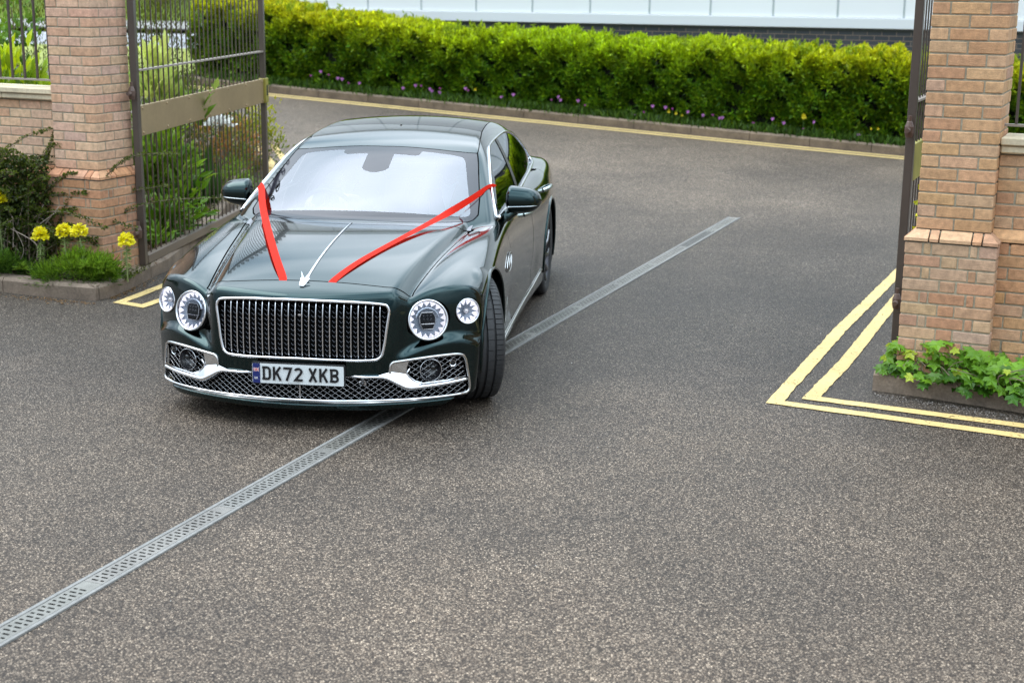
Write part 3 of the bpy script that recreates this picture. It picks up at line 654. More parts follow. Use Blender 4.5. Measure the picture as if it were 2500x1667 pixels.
FP = [(785,175),(803,183),(826,191),(836,193),(852,203),(985,215),(1016,209),(1029,210),(1050,217),(1056,222),(1075,216),(1074,226),(1138,216),(1143,221),(1226,237),(1255,231),(1347,244),(1363,236),(1369,244),(1429,257),(1413,246),(1548,281),(1572,274),(1595,259),(1626,262),(1642,266),(1680,273),(1717,281),(1741,281),(1757,288),(1764,287),(1840,300),(1887,290),(1915,300),(1963,315),(1987,298),(2098,330),(760,185),(878,203)]
YF = [(1160,218),(1632,272),(1650,276),(1665,281),(1961,283),(2126,314),(2143,314),(1946,325)]
def ray_dir(x, y): return Fv + Rv*((x-1250)/3600) + Uv*((833.5-y)/3600)
def on_bed(x, y, off):
    d = ray_dir(x, y); n3 = np.array([WN[0], WN[1], 0]); t_ = (WO-off)/float(n3 @ np.array(d)); return np.array([0, 0, CAMZ])+t_*np.array(d)
pf = [flower('small pink primula in front of the hedge', c_, r__) for c_, r__ in (((.50, .20, .50), .034), ((.40, .08, .32), .026))]; used = [0, 0]
side_word = lambda x: 'toward the left end of the hedge' if x < 1100 else ('along the middle of the hedge' if x < 1600 else 'toward the right end of the hedge')
for i, (x, y) in enumerate(FP):
    k = 0 if i % 3 != 1 else 1; o = pf[k] if not used[k] else copy_tree(pf[k]); used[k] += 1; p_ = on_bed(x, y, 1.92); o.location = p_; o.rotation_euler = (0, 0, rng.uniform(-.5, .5))
    o['label'] = ('pale pink' if k == 0 else 'small magenta')+' primula bloom low against the hedge, '+side_word(x); o['group'] = ('pale pink' if k == 0 else 'small magenta')+' primulas '+side_word(x)
yf0 = flower('yellow bloom low against the hedge foot', (.62, .52, .02), .034, 'yellow flowers at the foot of the hedge')
for i, (x, y) in enumerate(YF):
    o = yf0 if i == 0 else copy_tree(yf0); o.location = on_bed(x, y, 1.92); s_ = 1.6 if x == 1961 else rng.uniform(.7, 1); o.scale = (s_,)*3
    o['label'] = ('largest yellow flower clump low against the hedge, toward its right end' if x == 1961 else 'small yellow bloom low against the hedge, '+side_word(x)); o['group'] = 'yellow flowers at the foot of the hedge'

# shrubs ---------------------------------------------------------------
STEM = mat('woody_stem', (.16, .12, .085), .85, noise=[(20, .2)])
def shrub(name, loc, rx, ry, rz, n, Ls, Ws, cA, cB, label, cat='shrub', kind=0, group=None, updir=.5, shell=.55, clump=.16, stems=6, top_bright=True, droop=0):
    """leaf clumps through an uneven ellipsoid volume + visible stems"""
    root = empty(name, loc); tag(root, label, cat, group)
    nc = max(6, int(n/38)); C_ = rdir(nc)*(rng.uniform(shell, 1, nc)**.6)[:, None]; C_[:, 2] = np.abs(C_[:, 2])*1.0
    C_ = C_*np.array([rx, ry, rz])*rng.uniform(.8, 1.15, nc)[:, None]; idx = rng.integers(0, nc, n); sc = min(rx, ry, rz)*clump/.16
    O_ = rng.normal(0, 1, (n, 3))*clump*np.array([.55, .55, .55]); P3 = C_[idx]+O_
    P3[:, 2] = np.maximum(P3[:, 2], .02)
    D = unit(unit(P3+1e-3)*.8+unit(O_)*.6+np.array([0, 0, updir-droop])+rng.normal(0, .35, (n, 3))); Nn = unit(np.array([0, -.3, .9])+rng.normal(0, .45, (n, 3)))
    cl = rng.normal(0, .22, nc)[idx]; t_ = np.clip((P3[:, 2]/(rz+1e-3))*.8 if top_bright else rng.random(n), 0, 1)+rng.normal(0, .18, n)+cl
    lf = Leafs(); lf.add(P3, D, Nn, rng.uniform(.7, 1.15, n)*Ls, rng.uniform(.8, 1.15, n)*Ws, cols(n, cA, cB, .12, t_), kind=kind); lf.build('foliage', root)
    if stems:
        mb = MB()
        for i in range(stems):
            c_ = C_[rng.integers(0, nc)]*.85; mb.tube(smooth_path([(rng.normal(0, .03), rng.normal(0, .03), -.05), c_*.45+rng.normal(0, .02, 3)+np.array([0, 0, .02]), c_], 4), np.linspace(.012, .004, 9), 5)
        mb.build('stems', STEM, root)
    return root
gzb = lambda x, y, h=.1: (x, y, float(gz(x, y))+h)
# bright cherry laurel behind the left wall
shrub('laurel_shrub', (-4.6, 13.3, .75), .95, .45, 1.05, 900, .17, .062, (.12, .24, .01), (.45, .56, .01), 'bright yellow green laurel behind the railing at the far left', kind=1, clump=.17, shell=.7, updir=1.3)
shrub('rose_shrub', (-4.95, 14.6, .6), .6, .4, 2.0, 1300, .07, .05, (.05, .13, .01), (.16, .30, .02), 'small leaved green shrub behind the laurel at the far left', kind=1, clump=.12)
shrub('yew_shrub', (-5.25, 16.0, .4), .65, .5, 2.7, 5200, .05, .012, (.035, .055, .006), (.20, .22, .015), 'olive yellow conifer shrub rising behind the left railing', clump=.15, updir=1.2)
# behind the left gate leaf
shrub('pale_laurel', gzb(-3.38, 13.9, .55), .36, .30, 1.28, 520, .16, .062, (.12, .24, .015), (.55, .62, .16), 'pale green laurel with whitish new leaves behind the bars of the left gate', kind=1, clump=.13, shell=.75, updir=1.2)
shrub('green_laurel', gzb(-3.32, 13.7, .10), .42, .34, .95, 640, .15, .055, (.07, .17, .008), (.28, .46, .02), 'leafy green laurel low behind the left gate, next to its hinge side', kind=1, clump=.13, shell=.7, updir=.4)
shrub('laurel_seedling', gzb(-3.18, 12.95, .0), .14, .14, .30, 42, .12, .045, (.09, .20, .01), (.18, .34, .02), 'small laurel sprig growing from bare soil behind the left gate', kind=1, clump=.06, stems=0, updir=.3)
shrub('dark_conifer', gzb(-4.0, 16.4, .0), .62, .5, 2.7, 7500, .05, .013, (.030, .05, .006), (.17, .21, .015), 'dark olive conifer behind the upper bars of the left gate', clump=.15, updir=1.0)
shrub('box_shrub', gzb(-3.95, 17.9, .0), .75, .55, 1.15, 4200, .045, .024, (.035, .08, .006), (.16, .27, .02), 'small leaved green bush behind the middle of the left gate', clump=.12)
pr = shrub('red_tipped_shrub', gzb(-3.42, 17.2, .05), .42, .34, .82, 1500, .075, .026, (.12, .20, .02), (.44, .19, .05), 'shrub with red and orange young leaves behind the left gate', kind=1, clump=.10, top_bright=False, stems=8)
tw = shrub('white_azalea', gzb(-3.30, 16.6, .70), .10, .06, .10, 90, .055, .06, (.72, .72, .68), (.82, .82, .80), 'cluster of white azalea blooms in front of the red tipped shrub', cat='flowering shrub', kind=1, clump=.06, stems=2)
shrub('yellow_bush', gzb(-3.15, 17.9, .05), .35, .3, .75, 1300, .05, .028, (.10, .16, .01), (.42, .42, .02), 'yellow green bush at the far end of the left gate', clump=.10)
shrub('low_shrub', gzb(-3.12, 16.3, .0), .22, .5, .34, 1300, .045, .022, (.05, .11, .008), (.20, .32, .02), 'low green bush under the far end of the left gate', clump=.09)
def blades(name, loc, n, h, spread, cA, cB, label, cat='plant', w_=.03, lean_=.35):
    root = empty(name, loc); tag(root, label, cat); lf = Leafs()
    a_ = rng.uniform(0, 6.28, n); r_ = rng.random(n)**.5*spread; P0 = np.c_[np.cos(a_)*r_, np.sin(a_)*r_, np.zeros(n)]
    D1 = unit(np.c_[np.cos(a_)*lean_*rng.random(n), np.sin(a_)*lean_*rng.random(n), np.ones(n)]); hh = h*rng.uniform(.6, 1, n); c = cols(n, cA, cB, .15)
    lf.add(P0, D1, np.c_[np.cos(a_), np.sin(a_), np.zeros(n)+.1], hh, w_, c); lf.build('blades', root); return root
blades('iris_clump', gzb(-3.42, 15.3, .0), 150, .58, .30, (.03, .075, .012), (.07, .16, .03), 'clump of upright dark green sword leaves behind the left gate')
blades('iris_clump', gzb(-3.70, 16.2, .0), 110, .62, .30, (.03, .075, .012), (.08, .17, .03), 'clump of sword leaves farther back behind the left gate, below the red tipped shrub')
# left bed: fine leaved spurge with yellow heads
def spurge(x, y, zf, label, stem_lean=0):
    z0 = float(gz(x, y))+.1; root = empty('spurge_flower', (x, y, z0)); tag(root, label, 'yellow spurge', 'yellow spurge heads in the left bed')
    H = zf-z0; top = np.array([stem_lean, -.02, H]); mb = MB(); mb.tube(smooth_path([(0, 0, 0), (stem_lean*.3, -.02, H*.5), top*np.array([1, 1, .9])], 5), .006, 6, (.25, .30, .12)); mb.build('stem', bpy.data.materials['stem_green'], root)
    n = 190; q = rdir(n); q[:, 2] = np.abs(q[:, 2])*1.1-.25; P0 = top+q*np.array([.056, .056, .076])*rng.uniform(.55, 1.05, n)[:, None]+np.array([0, 0, .0])
    lf = Leafs(); lf.add(P0, unit(q+rng.normal(0, .5, (n, 3))), unit(q+np.array([0, -.6, .8])), .027, .026, cols(n, (.66, .58, .005), (.80, .74, .01), .08)); lf.build('flower_head', root, PETAL)
    n = 90; t_ = rng.uniform(.35, .92, n); a_ = rng.uniform(0, 6.28, n); P0 = np.c_[stem_lean*t_, -.02*t_, H*t_]; D = np.c_[np.cos(a_), np.sin(a_), rng.uniform(-.3, .5, n)]
    lf = Leafs(); lf.add(P0, D, np.tile([0, 0, 1.], (n, 1)), .045, .008, cols(n, (.16, .26, .06), (.34, .44, .16))); lf.build('stem_leaves', root)
spurge(-3.80, 11.68, .455, 'yellow spurge head at the left of the row of three by the pier', .02)
spurge(-3.585, 11.66, .485, 'middle yellow spurge head of the row of three by the pier', .0)
spurge(-3.43, 11.62, .495, 'tallest yellow spurge head, at the right of the row of three', -.02)
spurge(-3.085, 11.60, .43, 'single yellow spurge head beside the hinge of the left gate', .01)
spurge(-4.16, 11.85, .73, 'yellow spurge head at the very left edge among the cotoneaster', .0)
def fine_mound(name, loc, rx, ry, rz, n, label, cA=(.05, .12, .008), cB=(.20, .34, .02), Ls=.05, Ws=.007, rosettes=6):
    root = empty(name, loc); tag(root, label, 'ground plant'); lf = Leafs()
    nc = 60; C_ = np.c_[rng.uniform(-1, 1, (nc, 2)), rng.random(nc)]; C_ = C_[np.hypot(C_[:, 0], C_[:, 1]) < 1]; nc = len(C_); C_[:, 2] = np.sqrt(1-(C_[:, 0]**2+C_[:, 1]**2))*rng.uniform(.5, 1, nc); C_ *= np.array([rx, ry, rz])
    i = rng.integers(0, nc, n); q = rng.normal(0, 1, (n, 3)); P0 = C_[i]+q*.035; P0[:, 2] = np.maximum(.0, P0[:, 2])
    lf.add(P0, unit(unit(q)*.8+np.array([0, 0, .5])+unit(P0)*.3), rdir(n), rng.uniform(.6, 1.2, n)*Ls, Ws, cols(n, cA, cB, .2, P0[:, 2]/rz+rng.normal(0, .2, n)))
    for k in range(rosettes):
        c_ = C_[rng.integers(0, nc)]*np.array([.95, .95, 1])+np.array([0, -.04, .02]); n_ = 46; q = rdir(n_); q[:, 2] = np.abs(q[:, 2])*.8
        lf.add(np.tile(c_, (n_, 1)), q, np.tile([0, 0, 1.], (n_, 1)), .085, .011, cols(n_, (.14, .26, .02), (.28, .42, .05)))
    lf.build('foliage', root)
fine_mound('spurge_mound', gzb(-3.46, 11.60, .09), .36, .16, .22, 5200, 'fine leaved bright green spurge mound spilling over the kerb corner before the pink pier')
fine_mound('spurge_mound', gzb(-4.25, 11.78, .09), .34, .16, .20, 4200, 'darker feathery green mound at the left edge behind the kerb', cA=(.03, .08, .008), cB=(.11, .22, .02), rosettes=3)
def cotoneaster():
    root = empty('cotoneaster_shrub', gzb(-4.05, 12.02, .1)); tag(root, 'dark arching cotoneaster shrub with bare twigs sprawling against the left wall', 'shrub'); off = np.array(root.location)
    lf = Leafs(); mb = MB(); tw_ = MB()
    arcs = []
    for k in range(62):
        b_ = np.array([rng.uniform(-.55, .35), rng.uniform(-.16, .08), 0]); h = rng.uniform(.25, .95)*(1 if k % 3 else 1.15); l_ = np.array([rng.normal(0, .35), rng.normal(-.06, .08), 0])
        arcs.append([b_, b_+l_*.4+np.array([0, 0, h*.6]), b_+l_*.9+np.array([0, 0, h*.95]), b_+l_*1.5+np.array([0, -.03, h*rng.uniform(.75, 1.1)])])
    arcs += [[(.05, .02, .2), (.20, .05, .62), (.22, .06, .9), (.33, .03, 1.17)], [(.0, -.05, .2), (.15, -.06, .55), (.38, -.1, .78), (.52, -.14, .82)], [(-.1, -.1, .1), (.15, -.15, .45), (.45, -.25, .52), (.80, -.33, .40)],
             [(-.2, 0, .2), (-.25, 0, .8), (.0, .03, 1.05), (.28, .04, 1.16)], [(-.45, -.1, .1), (-.3, -.1, .35), (-.1, -.15, .55), (.2, -.2, .68)]]
    for a_ in arcs:
        p_ = smooth_path(a_, 9); n_ = len(p_); mb.tube(p_, np.linspace(.007, .002, n_), 4)
        m_ = int(9*n_); ii_ = rng.uniform(.25 if rng.random() < .7 else .5, 1, m_)*(n_-1); i0 = np.clip(ii_.astype(int), 0, n_-2); fr = (ii_-i0)[:, None]; P0 = p_[i0]*(1-fr)+p_[i0+1]*fr
        q = rdir(m_); lf.add(P0+q*.006, unit(q+np.array([0, 0, .3])), rdir(m_), .022, .014, cols(m_, (.022, .048, .006), (.13, .17, .012), .25, rng.random(m_)*.7+P0[:, 2]*.25))
    n_ = 24000; P0 = np.c_[rng.normal(-.22, .34, n_), rng.normal(-.03, .08, n_), rng.random(n_)**1.1*.95]; kx = P0[:, 0] < .36-.1*P0[:, 2]; P0 = P0[kx]; n_ = len(P0); lf.add(P0, rdir(n_), rdir(n_), .030, .018, cols(n_, (.014, .030, .005), (.07, .10, .010), .3))
    for k in range(13):
        b_ = np.array([rng.uniform(-.35, .35), -.12+rng.normal(0, .04), rng.uniform(.0, .25)]); tw_.tube(smooth_path([b_, b_+np.array([rng.normal(0, .05), -.02, rng.uniform(.1, .2)]), b_+np.array([rng.normal(0, .12), -.03, rng.uniform(.2, .36)])], 5), .004, 4)
    lf.build('foliage', root); mb.build('stems', STEM, root); tw_.build('bare_twigs', mat('pale_twig', (.36, .29, .24), .8), root)
cotoneaster()
# litter along the left kerb: dead leaves and grit
n = 900; s_ = rng.random(n); px_ = np.c_[-5.0+1.75*s_, 11.90-.62*s_-.03-np.abs(rng.normal(0, .07, n))]; sel = rng.random(n) < .5
px_[sel] = np.c_[-3.2+.22*s_[sel]+np.abs(rng.normal(0, .05, sel.sum())), 11.4+1.3*s_[sel]]
lf = Leafs(); lf.add(np.c_[px_, np.full(n, .006)], unit(rng.normal(0, 1, (n, 3))*np.array([1, 1, .12])), np.tile([0, 0, 1.], (n, 1)), rng.uniform(.008, .03, n), rng.uniform(.005, .014, n), cols(n, (.10, .055, .02), (.34, .20, .08)))
tag(lf.build('leaf_litter'), 'dry brown leaf litter and grit along the left kerb', 'leaf litter', kind='stuff')
# the soil behind the gate: leaf mould
n = 9000; px_ = np.c_[rng.uniform(-3.9, -3.02, n), rng.uniform(12.3, 19.5, n)]; lf = Leafs()
lf.add(np.c_[px_, gz(px_[:, 0], px_[:, 1])+.112], unit(rng.normal(0, 1, (n, 3))*np.array([1, 1, .35])), np.tile([0, 0, 1.], (n, 1)), rng.uniform(.01, .045, n), rng.uniform(.008, .02, n), cols(n, (.07, .04, .02), (.36, .22, .11)))
tag(lf.build('leaf_mould'), 'brown leaf mould and bark chips on the bed behind the left gate', 'leaf litter', kind='stuff')
n = 5200; t_ = rng.random(n); px_ = np.c_[-3.13+.10*t_+rng.normal(0, .025, n), 11.7+6.5*t_]; grass_patch('moss_strip', px_, .10, .015, .05, 'mossy green strip under the left gate leaf along the kerb', w_=.008, cA=(.05, .07, .01), cB=(.15, .18, .03), lean_=.9)
# small black garden lamp seen through the bars
mb = MB(); root = empty('garden_lamp', (-4.10, 20.0, float(gz(-4.1, 20))+.1)); tag(root, 'small black box lamp standing in the bed behind the left gate', 'garden lamp')
mb.box((0, 0, .16), (.04, .04, .32)); BLK = mat('black_plastic', (.012, .014, .02), .35); mb.build('post', BLK, root); mb = MB(); mb.box((0, 0, .40), (.34, .2, .17), bev=.03); hd = mb.build('lamp_housing', BLK, root)
mb = MB(); mb.box((0, -.102, .40), (.27, .004, .11)); mb.build('lens', mat('lamp_glass', (.02, .03, .06), .1, coat=1), hd)

# right bed: maple-like vine over the kerb
def vine():
    root = empty('vine_plant', (2.75, 8.78, .1)); tag(root, 'bright green vine with lobed leaves spilling over the kerb at the orange pier', 'vine'); off = np.array(root.location)
    n = 640; t_ = rng.random(n)
    bx = np.array([2.33, 8.98])+(np.array([3.35, 8.22])-np.array([2.33, 8.98]))*t_[:, None]; hgt = np.interp(t_, [0, .12, .3, .55, .8, 1], [.20, .26, .27, .20, .17, .2])
    h = rng.random(n)**.8*hgt; fw = rng.normal(0, .06, n)-.10*(1-h/hgt)*rng.random(n)*1.2; nrm_ = np.array([.60, .80]); P0 = np.c_[bx+nrm_*fw[:, None], .10+h+0*h]
    P0[:, :2] += nrm_*.08; over = rng.random(n) < .05; P0[over, :2] -= nrm_*.08; P0[over, 2] = rng.uniform(.12, .17, over.sum())
    D = unit(np.c_[rng.normal(0, .6, n), -rng.uniform(.3, 1, n), -rng.uniform(.1, .8, n)]); Nn = unit(np.c_[rng.normal(0, .35, n), np.full(n, -.55), np.ones(n)])
    tt = h/hgt+rng.normal(0, .25, n); c = cols(n, (.045, .13, .010), (.17, .34, .02), .12, tt); y_ = rng.random(n) < .07; c[y_] = (.38, .46, .04)
    s_ = rng.uniform(.035, .09, n); lf = Leafs(); lf.add(P0-off, D, Nn, s_, s_*.95, c, kind=2)
    # a few climbing shoots on the gate side of the pier
    lf.build('foliage', root)
    mb = MB()
    for k in range(16):
        a_ = np.array([2.36+rng.random()*.9, 0, 0]); a_[1] = 8.98-(a_[0]-2.33)*.745; mb.tube(smooth_path([(a_[0], a_[1], .08), (a_[0]+rng.normal(0, .05), a_[1]-.04, .22), (a_[0]+rng.normal(0, .1), a_[1]-.10, .24+rng.normal(0, .04))]-off, 4), .003, 4)
    mb.build('stems', STEM, root)
vine()
def climber():
    root = empty('climbing_shoot', (2.60, 9.42, .1)); tag(root, 'thin yellow green climbing shoot between the right gate leaf and the orange pier', 'climber'); lf = Leafs()
    for z, n in ((.78, 9), (.55, 12), (.32, 10), (.12, 9), (1.02, 7), (-.0, 8)):
        P0 = np.c_[rng.normal(0, .014, n), rng.normal(0, .03, n), z+rng.normal(0, .06, n)]; lf.add(P0, unit(rng.normal(0, .6, (n, 3))+np.array([0, -.5, -.2])), rdir(n)+np.array([0, -1, .5]), .04, .036, cols(n, (.35, .42, .01), (.62, .58, .01)), kind=2)
    lf.build('foliage', root); mb = MB(); mb.tube([(0, 0, 0), (.01, .02, .5), (0, 0, 1.1)], .004, 5); mb.build('stem', STEM, root)
climber()
# gravelly grit by the right kerb
n = 1500; t_ = rng.random(n); P0 = np.c_[2.25+1.6*t_, 8.86-1.02*t_-np.abs(rng.normal(0, .08, n)), np.full(n, .005)]; lf = Leafs(); lf.add(P0, unit(rng.normal(0, 1, (n, 3))), rdir(n), rng.uniform(.004, .012, n), rng.uniform(.004, .01, n), cols(n, (.10, .09, .08), (.40, .36, .33)))
tag(lf.build('grit'), 'loose grit and soil along the foot of the right kerb', 'grit', kind='stuff')

n = 420; P0 = np.c_[rng.uniform(-3, 4.5, n), rng.uniform(4.6, 14, n), np.full(n, .004)]; lf = Leafs(); lf.add(P0, unit(rng.normal(0, 1, (n, 3))*np.array([1, 1, .4])), rdir(n), rng.uniform(.003, .009, n), rng.uniform(.003, .007, n), cols(n, (.22, .20, .17), (.75, .72, .66)))
tag(lf.build('loose_chippings'), 'scattered pale stone chips on the asphalt', 'grit', kind='stuff')
# ------------------------------------------------------------------ beyond the left gate: road, verge, bank, trees
far_pave = mat('pavement', (.30, .29, .28), .85, noise=[(2, .1)])
def far_strip(y0, y1, lift, name, m, x0=-30, x1=-6.2):
    xs = np.linspace(x0, x1, 20); V = np.array([[x, y, float(gz(x, y))+lift] for x in xs for y in (y0+.12*(-x-6), y1+.12*(-x-6))]); k = np.arange(19)*2
    return tag(link(name, mesh_np(name, V, np.stack([k, k+1, k+3, k+2], 1)), m), kind='structure')
far_strip(31.5, 38.5, .02, 'road', mat('far_road', (.27, .275, .30), .75, noise=[(1.2, .08)]))
far_strip(37.2, 37.5, .028, 'road_marking', mat('white_paint', (.75, .75, .73), .6))
far_strip(38.5, 38.8, .12, 'kerb', mat('far_kerb', (.12, .11, .10), .8)); far_strip(38.8, 46, .14, 'pavement', far_pave)
xs = np.linspace(-34, -4, 40); rowsb = []
for x in xs:
    y0 = 46+.12*(-x-6); rowsb.append([[x, y0+q*3.0, float(gz(x, y0))+.15+q*.75+.15*math.sin(x*1.3+q)] for q in range(7)])
Vb = np.array(rowsb).reshape(-1, 3); tag(link('grass_bank', mesh_np('grass_bank', Vb, [(i*7+k, i*7+k+1, i*7+8+k, i*7+7+k) for i in range(39) for k in range(6)], smooth=True), mat('bank_grass', (.17, .24, .02), .9, noise=[(2.5, .35), (14, .35)], bump=(12, .1))), kind='structure')
far_strip(26.5, 31.5, .03, 'grass_verge', mat('verge_grass', (.22, .25, .05), .9, noise=[(3, .3), (18, .3)]), x1=-5.6)
def tree(name, x, y, z, h, r_, cA, cB, label, n=7000, leaf=.16):
    root = empty(name, (x, y, z)); tag(root, label, 'tree', 'trees beyond the road'); mb = MB(); mb.tube(smooth_path([(0, 0, -.2), (.1, 0, h*.35), (0, .1, h*.8)], 5), np.linspace(.22, .05, 11), 8)
    nc = 46; C_ = rdir(nc)*rng.uniform(.35, 1, nc)[:, None]*np.array([r_, r_, h*.40])+np.array([0, 0, h*.60])
    for k in range(9): mb.tube([(0, 0, h*rng.uniform(.2, .5)), C_[k]], (.07, .02), 5)
    mb.build('trunk', STEM, root); i = rng.integers(0, nc, n); q = rng.normal(0, 1, (n, 3)); P0 = C_[i]+q*r_*.17; lf = Leafs()
    lf.add(P0, unit(q), rdir(n), leaf, leaf*.6, cols(n, cA, cB, .2, rng.random(n)*.6+rng.normal(0, .25, nc)[i]+.3*(q[:, 2] > 0))); lf.build('crown', root)
TR = [(-8.6, 47, 5.5, 2.4), (-11.5, 49, 6.5, 2.8), (-14.5, 52, 7, 3), (-18, 50, 6, 3), (-7.2, 52, 7, 2.4), (-22, 54, 8, 3.4), (-6.3, 39.5, 5.0, 1.5)]
lb = ['dark rounded tree on the bank beyond the left gate, nearest its middle bars', 'dark green tree standing left of centre on the far bank', 'tall dark tree on the far bank behind the left conifer', 'broad dark tree hidden mostly by the left brick pier', 'narrow dark tree at the right end of the far bank', 'tall tree at the far left above the railing', 'small dark tree beside the left end of the white building']
for (x, y, h, r_), l_ in zip(TR, lb): tree('bank_tree', x, y, float(gz(x, y))+.6, h, r_, (.012, .03, .006), (.07, .12, .012), l_)
# distant belt closing the horizon (seen only in reflections and gaps)
def belt(name, pts, h, label, n=16000):
    p = np.array(pts, float); cum = np.r_[0, np.cumsum(np.hypot(*np.diff(p, axis=0).T))]; s = rng.uniform(0, cum[-1], n); x = np.interp(s, cum, p[:, 0]); y = np.interp(s, cum, p[:, 1]); H = h*(.7+.2*np.sin(s*.31)+.12*np.sin(s*.9+1)); z = rng.random(n)**.7*H
    P0 = np.c_[x+rng.normal(0, 1.2, n), y+rng.normal(0, 1.2, n), z+gz(x, y)]; lf = Leafs(); lf.add(P0, rdir(n), rdir(n), .8, .55, cols(n, (.02, .045, .008), (.09, .15, .02), .25)); tag(lf.build(name), label, 'tree belt', kind='stuff')
belt('tree_belt', [(-60, 20), (-45, 60), (-12, 75), (25, 62), (60, 30)], 7, 'distant belt of trees beyond the road')
# hedge continuing to the right outside the wall, mirrored in the car's flank
def spl(*pts):
    x=np.array([q[0] for q in pts],float); y=np.array([q[1] for q in pts],float); n=len(x); h=np.diff(x)
    A=np.zeros((n,n)); b=np.zeros(n); A[0,0]=A[-1,-1]=1
    for i in range(1,n-1):
        A[i,i-1]=h[i-1]; A[i,i]=2*(h[i-1]+h[i]); A[i,i+1]=h[i]
        b[i]=6*((y[i+1]-y[i])/h[i]-(y[i]-y[i-1])/h[i-1])
    M=np.linalg.solve(A,b)
    s0=(y[1]-y[0])/h[0]-h[0]*(2*M[0]+M[1])/6; s1=(y[-1]-y[-2])/h[-1]+h[-1]*(2*M[-1]+M[-2])/6
    def f(t):
        t=np.asarray(t,float); i=np.clip(np.searchsorted(x,t)-1,0,n-2); hh=h[i]; tc=np.clip(t,x[0],x[-1])
        a=(x[i+1]-tc)/hh; c=(tc-x[i])/hh
        r=a*y[i]+c*y[i+1]+((a**3-a)*M[i]+(c**3-c)*M[i+1])*hh*hh/6
        return r+np.where(t<x[0],(t-x[0])*s0,0)+np.where(t>x[-1],(t-x[-1])*s1,0)
    return f
def smax(a,b,k):
    h=np.clip(.5+.5*(a-b)/k,0,1); return b+(a-b)*h+k*h*(1-h)
def smin(a,b,k): return -smax(-a,-b,k)
def ss(t): t=np.clip(t,0,1); return t*t*t*(t*(6*t-15)+10)
lean=spl((.08,.012),(.17,-.004),(.30,.0),(.45,.002),(.60,.010),(.70,.020),(.80,.05))
zlf=spl((.3,.30),(.55,.385),(.69,.437),(.84,.458),(.93,.43),(1.0,.39))
def Pf(x,z):
    ax=np.sqrt(x*x+1e-6)
    y=.06+.36*ax**2+.10*ax**8+lean(z)
    zl=zlf(ax)
    y=y+.050*ss((z-zl)/.075)*ss((ax-.50)/.12)
    y=y-.03*ss((.165-z)/.02)*ss((z-.10)/.02)          # splitter lip
    return y
Hc=spl((0,.69),(.05,.725),(.10,.755),(.16,.785),(.30,.830),(.5,.874),(.7,.908),(1.0,.944),(1.353,.972),(1.7,.985),(2.4,.99),(3.4,1.0),(4.4,1.05),(4.9,1.06),(5.25,1.03))
Hf=spl((.2,.715),(.3,.755),(.4,.785),(.55,.818),(.75,.853),(1.0,.885),(1.4,.918),(1.8,.940),(2.5,.955),(3.2,.965),(3.6,.980),(4.0,1.0),(4.4,.995),(4.9,.96),(5.3,.90))
xc=spl((.2,.70),(.5,.735),(1.0,.775),(1.7,.83),(2.5,.85),(4,.86),(5.3,.80))
xs=spl((.25,.590),(.5,.617),(.9,.664),(1.3,.716),(1.65,.768),(2.2,.80))     # bonnet edge
cb=spl((0,.10),(.3,.10),(1.0,.06),(1.7,.03),(3,.02),(5.3,.10))
def Tf(x,y):
    ax=np.sqrt(x*x+1e-6)
    B=Hc(y)-cb(y)*ax**2
    e=xs(y)-.075
    d=(ax-e); B=B-.95*(np.sqrt(d*d+.0003)+d)*.5*ss((2.4-y)/.6)
    F1=Hf(y)-1.6*(ax-xc(y))**2*np.where(ax<xc(y),1,1.0)
    t=smax(B,F1,.012)
    F2=(.692+.125*ss((y-.30)/.5))-3.2*(ax-.895)**2-1.5*np.maximum(0,y-.75)**2
    return smax(t,F2,.015)
wS=spl((0,.93),(.4,.958),(.864,.986),(1.3,.982),(2.0,.970),(2.8,.968),(3.4,.980),(4.0,.994),(4.5,.980),(5.0,.93),(5.316,.85))
def Sf(y,z):
    w=wS(y)
    up=np.maximum(0,z-.60); lo=np.maximum(0,.50-z)
    w=w-.55*up**2-.22*lo**2
    w=w+.018*np.exp(-((y-4.0)/.55)**2-((z-.82)/.16)**2)
    w=w-.012*np.exp(-((z-.40)/.10)**2)*ss((y-1.4)/.3)*ss((3.4-y)/.3)
    return w
Rc=spl((1.2,.845),(1.42,.970),(1.8,1.139),(2.1,1.262),(2.35,1.352),(2.6,1.408),(2.925,1.448),(3.2,1.462),(3.6,1.456),(4.0,1.412),(4.4,1.310),(4.75,1.17),(5.1,1.0))
def Rf(x,y):
    ax=np.sqrt(x*x+1e-6)
    bow=.27*ax**2*(1-ss((y-2.2)/.8)) - .25*ax**2*ss((y-3.4)/.8)
    return Rc(y-bow)-(.085+.03*ss((y-2.4)/.5))*ax**2
narrow=spl((1.5,0),(2.5,0),(3.2,.0),(3.8,.02),(4.4,.07),(4.9,.13))
def GW(y,z):
    t=np.maximum(0,z-.90)
    return .885-.30*t-.42*t**2-narrow(y)
def BF(x,y,z):
    ax=np.sqrt(x*x+1e-6)
    top=(z-Tf(x,y))*.93
    side=ax-Sf(y,z)
    fr=(Pf(x,z)-y)*.85
    body=smax(top,side,.055)
    body=smax(body,fr,.022)
    body=smax(body,(y-5.30+.18*ax**4+.25*np.maximum(0,.5-z)**2),.10)
    body=smax(body,(.155+.02*ss((.5-y)/.4)*0-z - .045*ss((.35-y)/.1)),.02)
    g=smax((z-Rf(x,y))*.86,(ax-GW(y,z))*.93,.055)
    g=smax(g,.9-z,.02)
    return smin(body,g,.018)
def grad(x,y,z,e=1e-3):
    gx=(BF(x+e,y,z)-BF(x-e,y,z)); gy=(BF(x,y+e,z)-BF(x,y-e,z)); gz=(BF(x,y,z+e)-BF(x,y,z-e))
    g=np.stack([gx,gy,gz],-1)/(2*e); return g
